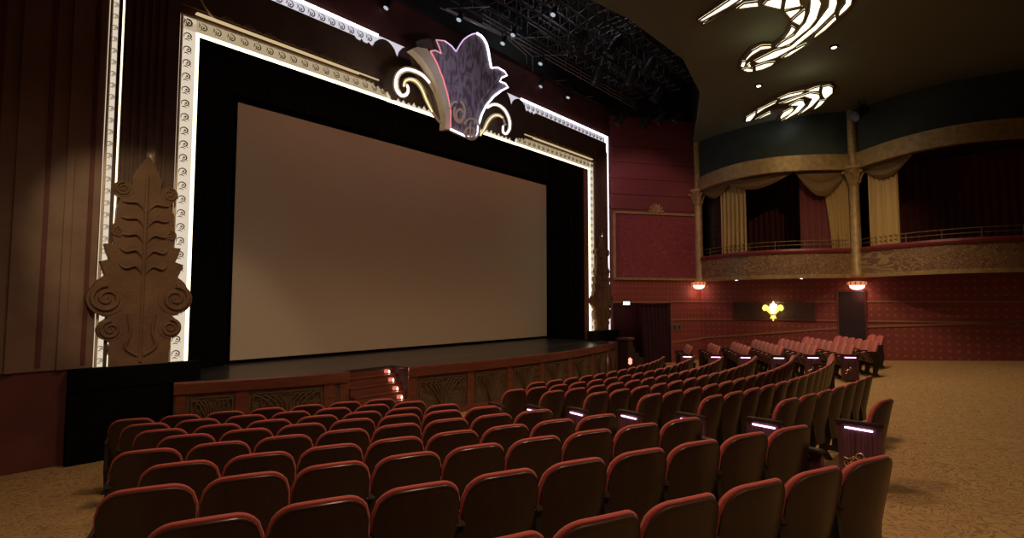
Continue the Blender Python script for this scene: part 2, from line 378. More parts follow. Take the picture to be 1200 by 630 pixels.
# end post with red lamp
pt = thing('stage_newel', 'brown post at the right end of the stage holding a small red lamp', 'post', (17.6, 9.7, -2.56))
bm = B_(); box(bm, (17.35, 9.55, -2.56), (17.75, 9.95, -1.35), .02); obj('post', bm, mat('dark mahogany', (.06, .02, .015), .5), pt)
bm = B_(); box(bm, (17.3, 9.5, -1.36), (17.8, 10.0, -1.28), .02); obj('cap', bm, mahog_m, pt)
bm = B_(); lathe(bm, (17.42, 9.5, -2.1), [(.01, -.12), (.08, -.06), (.05, 0), (.08, .05), (.01, .13)], 12); obj('lamp', bm, glow('red lamp', (1, .25, .2), 2.5), pt)
rl = thing('side_steps', 'dark side steps between the stage end and the curtained doorway', 'steps', (18.3, 10, -2.56))
for k in range(4):
    bm = B_(); box(bm, (17.85+.3*k, 9.7, -2.7), (17.85+.3*k+.3, 10.9, -1.66-.23*k)); obj('step', bm, mat('dark mahogany', (.06, .02, .015), .5), rl)

# ------------------------------------------------------------------ proscenium frame
pf = thing('proscenium_frame', 'tall brown frame around the stage with bright filigree light bands', 'frame', (10.36, 11, BZ))
Yf = 10.98
def motif(bm, c, ax, ay, s):
    c = Vector(c)
    X = Vector(ax)*s; Y = Vector(ay)*s
    tube(bm, cat([c-X*.38-Y*.18, c-X*.34+Y*.2, c+Y*.40, c+X*.32+Y*.22, c+X*.30-Y*.08, c+X*.05-Y*.20, c-X*.10-Y*.02], 3), [s*(.025+.05*math.sin(PI*k/18)) for k in range(19)], 5)
    tube(bm, [c+X*.02+Y*.03, c+X*.10+Y*.10, c+X*.13+Y*.16], [s*.11, s*.12, s*.03], 6)
    tube(bm, [c-X*.36-Y*.44, c-X*.12-Y*.33, c+X*.2-Y*.46], [s*.02, s*.07, s*.02], 5)
    tube(bm, [c+X*.36-Y*.28, c+X*.42-Y*.18], [s*.06, s*.03], 5)
def band(a, b, width, inner, dif, led, mot, pitch=.25, ta=0, tb=0):
    """lit band between a and b; inner = unit vector towards the opening"""
    a = Vector(a); b = Vector(b); d = (b-a).normalized(); n = Vector(inner); L = (b-a).length
    bm = B_(); prism(bm, [a, b, b+n*width, a+n*width], (0, .03, 0)); obj('emissive_band', bm, dif, pf)  # plate emits in place of light received from the strips
    bm = B_(); y = Vector((0, -.03, 0))
    tube(bm, [a+n*.02+y, b+n*.02+y], .022, 6); obj('moulding', bm, cream_m, pf)
    bm = B_(); k = int(L/pitch); y = Vector((0, -.012, 0))
    for i in range(k): motif(bm, a+d*(i+.5)*L/k+n*width*.48+y, n, d, width*.62 if width < .33 else .2)
    obj('filigree', bm, mot, pf)
    bm = B_(); y = Vector((0, -.02, 0)); a2 = a+d*ta; b2 = b-d*tb; prism(bm, [a2+n*(width-.0)+y, b2+n*(width-.0)+y, b2+n*(width+.055)+y, a2+n*(width+.055)+y], (0, .05, 0)); obj('light_strip', bm, led, pf)
mo = mat('grey filigree', (.30, .25, .2), .5)
band((IL-.34, Yf, BZ), (IL-.34, Yf, IT+.32), .27, (1, 0, 0), warmd_g, warm_g, mo, tb=.26)
band((IR+.32, Yf, BZ), (IR+.32, Yf, IT+.32), .25, (-1, 0, 0), warmd_g, warm_g, mo, tb=.26)
band((IL-.34, Yf, IT+.34), (7.9, Yf, IT+.34), .27, (0, 0, -1), goldd_g, warm_g, mat('bronze filigree', (.36, .27, .17), .5), ta=.27)
band((12.9, Yf, IT+.34), (IR+.34, Yf, IT+.34), .27, (0, 0, -1), goldd_g, warm_g, mat('bronze filigree', (.36, .27, .17), .5), tb=.27)
bm = B_(); box(bm, (7.9, Yf-.02, IT+.015), (12.9, Yf+.03, IT+.30)); obj('emissive_band', bm, warmd_g, pf)
bm = B_(); box(bm, (7.9, Yf-.03, IT+.0), (12.9, Yf+.02, IT+.06)); obj('light_strip', bm, warm_g, pf)
# glow on the gold cornice moulding, painted as emissive lines, and the left curl
bm = B_(); box(bm, (IL-.1, Yf-.1, IT+.40), (7.6, Yf, IT+.43), .01); obj('light_strip', bm, glow('moulding glow', (1, .76, .40), .6), pf); bm = B_(); box(bm, (13.2, Yf-.1, IT+.40), (IR+.2, Yf, IT+.43), .01); obj('light_strip', bm, glow('moulding glow', (1, .76, .40), .6), pf)
bm = B_(); tube(bm, cat([(IL+.25, Yf-.06, IT+.42), (IL+.02, Yf-.06, IT+.62), (IL-.08, Yf-.06, IT+.9), (IL+.05, Yf-.06, IT+1.1), (IL+.28, Yf-.06, IT+1.08), (IL+.42, Yf-.06, IT+.95)], 6), .025, 8); obj('curl', bm, cream_m, pf, True)
bm = B_(); rnd = random.Random(2)
x = IL+.3
while x < 7.6:
    tube(bm, cat([(x, Yf-.07, IT+.47), (x+.1, Yf-.07, IT+.55), (x+.25, Yf-.07, IT+.53), (x+.3, Yf-.07, IT+.47)], 3), .016, 5)
    X = 20.72-x; tube(bm, cat([(X, Yf-.07, IT+.47), (X-.1, Yf-.07, IT+.55), (X-.25, Yf-.07, IT+.53), (X-.3, Yf-.07, IT+.47)], 3), .016, 5); x += .42
obj('cresting', bm, carve_m, pf)
# outer band
band((OR, Yf, BZ), (OR, Yf, OT), .16, (-1, 0, 0), coold_g, cool_g, mo, .2)
band((OL, Yf, BZ), (OL, Yf, OT), .16, (1, 0, 0), warmd_g, warm_g, mo, .2)
bm = B_(); box(bm, (OR-.19, Yf-.03, BZ), (OR+.03, Yf, OT+.02)); obj('light_strip', bm, cool_g, pf)
for xa, xb in ((OL, 7.6), (13.1, OR)):
    bm = B_(); box(bm, (xa, Yf, OT-.30), (xb, Yf+.03, OT)); obj('emissive_band', bm, coold_g, pf)
    bm = B_(); k = int((xb-xa)/.25)
    for i in range(k): motif(bm, (xa+(i+.5)*.25, Yf-.012, OT-.17), (0, 0, -1), (1, 0, 0), .19)
    obj('filigree', bm, mo, pf)
    bm = B_(); box(bm, (xa, Yf-.03, OT-.05), (xb, Yf+.0, OT+.02)); obj('light_strip', bm, cool_g, pf)
bm = B_(); box(bm, (7.6, Yf, OT-.42), (13.1, Yf+.03, OT)); obj('emissive_band', bm, coold_g, pf)
# brown infill between the bands, scalloped near the crest, leafy lower edge
def infill():
    top = [(OL+.2, OT-.30), (6.9, OT-.30)]
    def arc(x0, x1, za, h, n=8): return [(x0+(x1-x0)*i/n, za+h*math.sin(PI*i/n)**.6) for i in range(n+1)]
    sc = [(7.05, OT-.42), (7.1, OT-.30), (7.2, OT-.42), (7.3, OT-.31)]+arc(7.4, 8.15, OT-.40, .33)+arc(8.22, 9.0, OT-.20, .22)
    top += sc; top += [(20.72-x, z) for x, z in sc[::-1]]+[(13.82, OT-.30), (OR-.2, OT-.30)]
    low = [(IL-.0, IT+.5), (7.0, IT+.5)]; rr = random.Random(7); x = 7.0; z = IT+.42
    while x < 7.9: low += [(x+.04, z), (x+.12, z-.10+.05*rr.random())]; x += .14; z -= .03
    low += [(7.92, IT+.30), (8.0, IT+.05), (8.15, IT+.08)]
    x = 8.2
    while x < 9.7: low += [(x, IT+.13+.09*rr.random()), (x+.1, IT+.07+.03*rr.random())]; x += .17
    lowr = [(20.72-x, z) for x, z in low]
    pts = [(OL+.2, BZ), (OL+.2, OT-.3)]+top[1:-1]+[(OR-.2, OT-.3), (OR-.2, BZ), (IR+.36, BZ), (IR+.36, IT+.5)]+lowr[1:]+low[::-1][:-1]+[(IL-.36, IT+.5), (IL-.36, BZ)]
    return pts
bm = B_(); prism(bm, [Vector((x, Yf-.07, z)) for x, z in infill()], (0, .045, 0)); obj('infill_panel', bm, brown_m, pf)
bm = B_()
for x in [IR+.45+.12*i for i in range(7)]: box(bm, (x, Yf-.095, BZ), (x+.05, Yf-.06, IT+.9))
obj('fluting', bm, brown_m, pf); bm = B_()
for x in [IL-.52-.12*i for i in range(7)]: box(bm, (x-.05, Yf-.095, BZ), (x, Yf-.06, IT+.9))
obj('fluting', bm, brown_m, pf)
bm = B_(); box(bm, (1.9, 10.82, STZ+.01), (3.78, 11.0, BZ-.002)); box(bm, (1.9, 10.84, -2.7), (3.3, 11.0, STZ+.01)); obj('base', bm, black_m, pf)
bm = B_(); box(bm, (16.95, 10.7, STZ+.01), (18.8, 11.0, BZ-.002)); box(bm, (17.42, 10.92, -2.7), (18.8, 11.0, STZ+.01)); obj('base', bm, black_m, pf)
for xx in (2.85, 17.85):
    point('ornament_backlight', (xx, 10.90, 2.55), 2.5, (1, .85, .6), .03)
# carved side ornaments (silhouette measured on the left one)
half = [(186, 203), (190, 212), (189, 221), (193, 216), (200, 215), (206, 220), (207.5, 228), (205, 236), (200, 240), (203, 250), (203, 266), (205.5, 272), (205, 284), (202.5, 290), (212, 291), (209, 300), (205.5, 307), (215, 310.5), (208.5, 325), (216, 331), (221.5, 341), (222, 353), (216, 364), (206, 369.5), (202, 370), (207.5, 375), (210, 384), (207, 392), (201, 395), (198, 399), (200, 406), (197.5, 413), (197, 423)]
CXL = 2.83; OY = 10.84
def orn_half():
    out = []
    for px, py in half:
        p = hit(px, py, (0, OY, 0), (0, 1, 0)); out.append((max(.02, p.x-CXL), p.z))
    out[-1] = (out[-1][0], BZ); out = [(0.02, out[0][1]+.25), (.08, out[0][1]+.16)]+out
    for i in range(1, len(out)):
        if out[i][1] > out[i-1][1]-.006: out[i] = (out[i][0], out[i-1][1]-.006)
    return out
OH = orn_half()
def disc(bm, c, r, th=.16):
    prism(bm, [Vector((c[0]+r*math.cos(2*PI*i/28), OY-.01, c[1]+r*math.sin(2*PI*i/28))) for i in range(28)], (0, th, 0))
def ornament(cx, label):
    o = thing('carved_ornament', label, 'ornament', (cx, OY, BZ))
    bm = B_(); n = len(OH)
    for (a0_, z0_), (a1_, z1_) in zip(OH, OH[1:]):        # stacked slices keep the outline exact
        if z0_-z1_ < .004: continue
        prism(bm, [Vector((cx-a0_, OY, z0_)), Vector((cx+a0_, OY, z0_)), Vector((cx+a1_, OY, z1_)), Vector((cx-a1_, OY, z1_))], (0, .14, 0))
    
    D = [hit(px, py, (0, OY, 0), (0, 1, 0)) for px, py in ((205.5, 350), (199, 384), (198.5, 228), (199.5, 276))]
    for p, r in zip(D, (.27, .18, .135, .10)):
        for s in (-1, 1): disc(bm, (cx+s*(p.x-CXL), p.z), r, .15)
    obj('silhouette_board', bm, carve_m, o)
    az = (0, 0, 1)
    for s in (-1, 1):
        for p, r in zip(D, (.27, .18, .135, .10)):
            bm = B_(); tube(bm, spiral((cx+s*(p.x-CXL), OY-.015, p.z), r*.84, 1.9, PI/2, (s, 0, 0), az, -1, 40, .1), [(.036*(1-.55*i/40))*r/.27+.006 for i in range(41)], 6); obj('scroll', bm, carve_m, o, True)
    bm = B_()
    for s in (-1, 1):
        for k in range(5): tube(bm, cat([(cx, OY, .45+.27*k), (cx+s*.12, OY-.02, .62+.27*k), (cx+s*.27, OY-.02, .58+.28*k), (cx+s*.36, OY, .66+.26*k)], 4), [.008+.022*math.sin(PI*i/12) for i in range(13)], 6)
        tube(bm, cat([(cx+s*.05, OY-.01, -.9), (cx+s*.22, OY-.02, -.75), (cx+s*.16, OY-.02, -.5), (cx+s*.2, OY-.01, -.2)], 5), .022, 6)
    tube(bm, [(cx, OY, BZ+.05), (cx, OY-.01, 2.2)], .026, 6); obj('leaf_relief', bm, carve_m, o, True)
ornament(CXL, 'carved scroll ornament backlit at the left foot of the proscenium')
ornament(17.83, 'carved scroll ornament in dark silhouette at the right foot of the proscenium')

# ------------------------------------------------------------------ crest
cr = thing('crest_ornament', 'glowing tulip flower crest with gold scrolls over the proscenium', 'ornament', (10.3, 10.6, 5))
def cp(u, v, Y): return hit(450+u/4.5, 30+v/4.5, (0, Y, 0), (0, 1, 0))
flower = [(350, 545), (352, 450), (337, 370), (312, 280), (278, 195), (245, 135), (272, 130), (302, 147), (290, 110), (275, 75), (320, 80), (358, 108), (380, 137), (402, 98), (419, 75), (440, 58), (465, 45), (490, 40), (512, 53), (528, 72), (542, 99), (550, 130), (558, 180), (566, 222), (600, 220), (635, 240), (650, 262), (620, 275), (612, 293), (640, 305), (655, 325), (620, 342), (580, 372), (540, 420), (515, 470), (500, 520), (493, 570), (470, 592), (435, 585)]
YF = 10.35
FP = [cp(u, v, YF) for u, v in flower]
bm = B_(); prism(bm, FP, (0, .16, 0))
flm = bpy.data.materials.new('purple veined glass'); flm.use_nodes = True; nt = flm.node_tree; b = nt.nodes['Principled BSDF']
tc = nt.nodes.new('ShaderNodeTexCoord'); mp = nt.nodes.new('ShaderNodeMapping'); mp.inputs['Scale'].default_value = (1.6, 1, .55)
nz = nt.nodes.new('ShaderNodeTexNoise'); nz.inputs['Scale'].default_value = 2.6; nz.inputs['Detail'].default_value = 3; nz.inputs['Distortion'].default_value = 2.5
rp = nt.nodes.new('ShaderNodeValToRGB'); rp.color_ramp.elements[0].position = .42; rp.color_ramp.elements[0].color = (.13, .10, .125, 1); rp.color_ramp.elements[1].position = .56; rp.color_ramp.elements[1].color = (.34, .28, .35, 1)
nt.links.new(tc.outputs['Object'], mp.inputs[0]); nt.links.new(mp.outputs[0], nz.inputs[0]); nt.links.new(nz.outputs['Fac'], rp.inputs[0]); nt.links.new(rp.outputs[0], b.inputs['Base Color']); b.inputs['Roughness'].default_value = .35
obj('flower', bm, flm, cr)
def edge_strip(idx, r, m, nm='edge_light', Y=YF):
    bm = B_(); tube(bm, [cp(*flower[i], Y-.02) for i in idx], r, 6); obj(nm, bm, m, cr, True)
edge_strip(range(10, 18), .016, glow('violet edge', (.80, .55, .85), 1.2)); edge_strip(range(5, 11), .016, glow('pink edge', (.9, .4, .5), .9))
edge_strip(range(17, 24), .032, cool_g); edge_strip(range(23, 32), .02, cool_g); edge_strip(range(31, 38), .028, cool_g)
edge_strip([0, 1, 2, 3, 4, 5], .02, glow('red edge', (1, .25, .3), 1.0)); edge_strip([37, 38, 0], .03, cool_g)
point('crest_fill', cp(560, 300, 9.3), 9, (.85, .78, 1)); point('crest_fill', cp(400, 520, 9.8), 1.5, (1, .6, .8)); point('crest_fill', cp(470, 130, 9.3), 8, (.85, .78, 1)); point('crest_fill', cp(190, 300, 9.4), 13, (1, .85, .55))  # fill points added in front of the crest to brighten it
# petal veins
bm = B_()
for q in ([(400, 520), (390, 400), (370, 280), (330, 170)], [(430, 520), (425, 400), (430, 250), (470, 90)], [(455, 520), (470, 400), (510, 300), (530, 200)], [(470, 520), (500, 410), (560, 330), (610, 260)]):
    tube(bm, cat([cp(u, v, YF+.005) for u, v in q], 5), [.022*(1-i/18) +.008 for i in range(16)], 6)
obj('petal_rib', bm, flm, cr, True)
leaf = [(148, 124), (175, 112), (205, 118), (228, 122), (262, 170), (290, 235), (315, 305), (338, 385), (350, 460), (348, 545), (322, 545), (326, 480), (310, 400), (285, 325), (255, 255), (218, 195), (180, 150)]
bm = B_(); prism(bm, [cp(u, v, 10.15) for u, v in leaf], (0, .22, 0)); obj('gilt_leaf', bm, cream_m, cr)
bm = B_(); prism(bm, [cp(u, v, 10.5) for u, v in [(193, 72), (270, 63), (303, 132), (255, 138), (235, 122), (207, 118)]], (0, .2, 0)); obj('back_leaf', bm, mat('dark bronze', (.12, .09, .06), .5), cr)  # darker bronze than the inner leaf
bm = B_(); prism(bm, [cp(u, v, 10.55) for u, v in [(150, 150), (200, 170), (250, 250), (290, 330), (325, 420), (330, 530), (290, 500), (262, 430), (240, 350), (190, 290), (160, 220)]], (0, .1, 0)); obj('inner_leaf', bm, mat('bronze leaf', (.16, .12, .05), .5), cr)
def scr(pts, r, m, nm, Y=10.3, n=6):
    bm = B_(); q = cat([cp(u, v, Y) for u, v in pts], n); k = len(q)
    rr = [r*(.45+.55*math.sin(PI*min(1, (i+2)/(k*.9)))) for i in range(k)] ; tube(bm, q, rr, 8); obj(nm, bm, m, cr, True)
LS = [(268, 350), (240, 300), (205, 262), (160, 238), (115, 230), (78, 250), (62, 290), (66, 335), (90, 368), (116, 365), (128, 340), (122, 315), (108, 305)]
LS2 = [(104, 320), (112, 292), (140, 284), (172, 298), (200, 335), (225, 395), (255, 455), (290, 505), (328, 540)]
RS = [(545, 432), (575, 416), (610, 422), (642, 452), (662, 500), (662, 545), (645, 570), (628, 560), (628, 530), (640, 518)]
RS2 = [(508, 578), (530, 545), (548, 508), (572, 480), (600, 472), (625, 485), (636, 512)]
scr(LS, .075, cream_m, 'scroll'); scr(LS2, .06, cream_m, 'scroll', 10.35); scr(RS, .07, cream_m, 'scroll', 10.4); scr(RS2, .07, cream_m, 'scroll', 10.4)
def strip(pts, r, m, Y): bm = B_(); tube(bm, cat([cp(u, v, Y) for u, v in pts], 5), r, 6); obj('scroll_light', bm, m, cr, True)
strip(LS[1:12], .028, cool_g, 10.21); strip(LS2[:7], .016, glow('gold edge', (1, .80, .35), 1.6), 10.27); strip(RS[:9], .026, cool_g, 10.31); strip(RS2[:6], .016, glow('gold edge', (1, .80, .35), 1.6), 10.31)
scr([(350, 440), (362, 410), (382, 400), (385, 410)], .03, cream_m, 'ring', 10.1); 
for c, a, bb, t0, t1 in (((398, 455), 28, 55, -1.4, 3.6), ((400, 470), 18, 30, 0, 6.0), ((462, 545), 42, 55, -2.6, 2.4), ((455, 565), 28, 28, 0, 6.2)):
    pts = [cp(c[0]+a*math.cos(t0+(t1-t0)*i/20), c[1]+bb*math.sin(t0+(t1-t0)*i/20), 10.1) for i in range(21)]
    bm = B_(); tube(bm, pts, .03, 7); obj('ring', bm, cream_m, cr, True)
bm = B_(); tube(bm, [cp(455, 515, 10.08), cp(455, 600, 10.08)], .025, 6); tube(bm, [cp(420, 570, 10.08), cp(490, 560, 10.08)], .02, 6); obj('cross_stem', bm, cream_m, cr)

# ------------------------------------------------------------------ framed brocade panel, fan ornament
fr = thing('wall_panel', 'crimson brocade panel in a gold frame on the corner wall', 'panel', w1(766, 290))
a0 = w1(718, 247); a1 = w1(816, 251); ZT, ZB = 3.66, .90
def onw(s, z, off): p = a0+(a1-a0)*s; return Vector((p.x, p.y, z))+W1N*off
bm = B_(); prism(bm, [onw(.02, ZB, .03), onw(.98, ZB, .03), onw(.98, ZT, .03), onw(.02, ZT, .03)], -W1N*.02); obj('brocade', bm, brocade_m, fr)
bm = B_()
for (s0, z0, s1, z1) in ((0, ZB, 1, ZB+.09), (0, ZT-.09, 1, ZT), (0, ZB, .022, ZT), (.975, ZB, 1, ZT)):
    prism(bm, [onw(s0, z0, .09), onw(s1, z0, .09), onw(s1, z1, .09), onw(s0, z1, .09)], -W1N*.09)
obj('gilt_frame', bm, gold_m, fr)
fn = thing('fan_ornament', 'small gilt fan carving above the brocade panel', 'ornament', w1(766, 247))
for k in range(7):
    a = PI*(k+.5)/7; c = onw(.5, ZT-.02, .08); d = W1*math.cos(a)*.36+Vector((0, 0, 1))*math.sin(a)*.38
    bm = B_(); tube(bm, [c, c+d*.5, c+d*.9, c+d], [.02, .06, .07, .02], 8); obj('fan_blade', bm, gold_m, fn, True)

# corridor behind the doorway, plum curtain, exit sign, vent
bm = B_(); Q = [dA+Vector((.02, .02, 0)), dB, dB+Vector((1.6, 2.4, 0)), dA+Vector((1.6, 2.4, 0))]
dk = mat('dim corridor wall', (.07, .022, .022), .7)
wallseg(bm, Q[0], Q[3], -2.7, .3, .1); wallseg(bm, Q[3], Q[2], -2.7, .3, .1); wallseg(bm, Q[2], Q[1], -2.7, .3, .1); prism(bm, [p+Vector((0, 0, zdoor+.02)) if p.z == 0 else Vector((p.x, p.y, zdoor+.02)) for p in Q], (0, 0, .1))
obj('door_1', bm, dk, kind='structure')
c = B_(); ca = w1(753, 380)+(-W1N)*.12; cb = w1(785, 380)+(-W1N)*.12
curtain(c, (ca.x, ca.y), (cb.x, cb.y), -2.54, -.08, 7, .05, gather=.08); tag(obj('doorway_curtain', c, purcurt_m, smooth=True), 'plum curtain hanging in the doorway right of the stage', 'curtain')
es = thing('exit_sign', 'small lit sign over the dark doorway right of the stage', 'sign', w1(733, 355))
p = w1(733, 355)
bm = B_(); prism(bm, [p+W1*s*.17+Vector((0, 0, z))+W1N*.03 for s, z in ((-1, -.09), (1, -.09), (1, .09), (-1, .09))], W1N*.06); obj('housing', bm, steel_m, es)
bm = B_(); prism(bm, [p+W1*s*.14+Vector((0, 0, z))+W1N*.092 for s, z in ((-1, -.065), (1, -.065), (1, .065), (-1, .065))], W1N*.01); obj('lit_face', bm, glow('exit glow', (.8, 1, .95), 2.2), es)
vn = thing('wall_vent', 'small pale grille on the red wall near the curtain', 'vent', w1(793, 383))
p = w1(793, 383); bm = B_(); prism(bm, [p+W1*s*.2+Vector((0, 0, z)) for s, z in ((-1, -.12), (1, -.12), (1, .12), (-1, .12))], W1N*.03); obj('plate', bm, mat('pale plate', (.16, .11, .08), .5), vn)
for s in (-.1, .1):
    bm = B_(); prism(bm, [p+W1*(s+q*.055)+Vector((0, 0, z))+W1N*.031 for q, z in ((-1, -.07), (1, -.07), (1, .07), (-1, .07))], W1N*.006); obj('socket', bm, steel_m, vn)
# rails on the lower walls
bm = B_()
def rail(bm, a, b, z0, z1, h, off=.03, n=Vector((-1, 0, 0))):
    a = Vector((a.x, a.y, z0)); b = Vector((b.x, b.y, z1)); prism(bm, [a, b, b+Vector((0, 0, h)), a+Vector((0, 0, h))], n*off)
rail(bm, dB, P1, .0, .0, .05, n=W1N); Da = P1.lerp(P2, .885); Db = P2.lerp(P3, .03)
rail(bm, P1, Da, .0, .0, .05); rail(bm, Db, P3, 0, 0, .05)
rail(bm, dB, P1, -.74, -.72, .05, n=W1N); rail(bm, P1, Da, -.72, -.66, .05); rail(bm, Db, P3, -.66, -.6, .05)
rail(bm, dB, P1, -1.66, -1.52, .07, n=W1N); rail(bm, P1, Da, -1.5, -.93, .07); rail(bm, Db, P3, -.86, -.5, .07)
rail(bm, dA, dB, zdoor, zdoor, .06, n=W1N)
obj('trim_2', bm, mat('dull gold rail', (.30, .14, .07), .5), kind='structure')
# dark recessed panel with the lily lamp
def w2(px, py): return hit(px, py, P1, (-1, .0357, 0))
rp_ = thing('dark_wall_panel', 'dark brown panel on the red wall behind the lily lamp', 'panel', w2(908, 365))
q = [w2(860, 355), w2(956, 355), w2(956, 375), w2(860, 375)]; q[0].z = q[1].z = .0; q[2].z = q[3].z = -.66
bm = B_(); prism(bm, q, (-.04, 0, 0)); obj('panel_board', bm, damask('dark panel', (.06, .025, .018), (.10, .045, .03), 2, .6, 'curl'), rp_)
bm = B_()
for a, b in zip(q, q[1:]+q[:1]): tube(bm, [a+Vector((-.05, 0, 0)), b+Vector((-.05, 0, 0))], .02, 5)
obj('moulding', bm, mahog_m, rp_)
lm = thing('lily_lamp', 'glowing yellow lily shaped wall lamp on the dark panel', 'lamp', w2(907, 365))
def lp(u, v, d=.14): p = w2(907+u, 364+v); return p+Vector((-d, 0, 0))
yg = glow('amber glass', (1, .70, .15), 1.6); wg = glow('white lamp glass', (1, .93, .62), 5)
bm = B_(); prism(bm, [lp(u, v) for u, v in ((-2.2, 4), (-4.2, -3), (-3.2, -8), (-1.5, -6.5), (0, -11), (1.5, -6.5), (3.2, -8), (4.2, -3), (2.2, 4))], (.1, 0, 0)); obj('centre_petal', bm, wg, lm)
for s in (-1, 1):
    bm = B_(); tube(bm, cat([lp(s*1.5, 4), lp(s*4.5, 0), lp(s*6.5, -3), lp(s*9, -5), lp(s*10.5, -2.5), lp(s*8.5, -.5)], 5), [.03+.05*math.sin(PI*i/25) for i in range(26)], 7); obj('side_petal', bm, yg, lm, True)
bm = B_(); prism(bm, [lp(u, v) for u, v in ((-4, 3.2), (4, 3.2), (4, 5.2), (-4, 5.2))], (.12, 0, 0)); obj('band', bm, gold_m, lm)
bm = B_(); prism(bm, [lp(u, v) for u, v in ((-2, 5.2), (2, 5.2), (3.4, 9), (1, 8.5), (0, 12), (-1, 8.5), (-3.4, 9))], (.1, 0, 0)); obj('foot_petal', bm, yg, lm)
point('lily_glow', lp(0, 0, .5), 5, (1, .7, .3))
# service door at the far right
bm = B_(); q0 = w2(981, 341); q1 = w2(1014, 341); zt = .39
q = [Vector((q0.x, q0.y, -2.1)), Vector((q1.x, q1.y, -2.1)), Vector((q1.x, q1.y, zt)), Vector((q0.x, q0.y, zt))]
prism(bm, q, (-.02, 0, 0)); obj('door_2', bm, mat('dark plum door', (.022, .008, .01), .6), kind='structure')
bm = B_()
for a, b in zip(q[1:]+q[:1], q): tube(bm, [a+Vector((-.03, 0, 0)), b+Vector((-.03, 0, 0))], .035, 5)
obj('trim_3', bm, mahog_m, kind='structure')

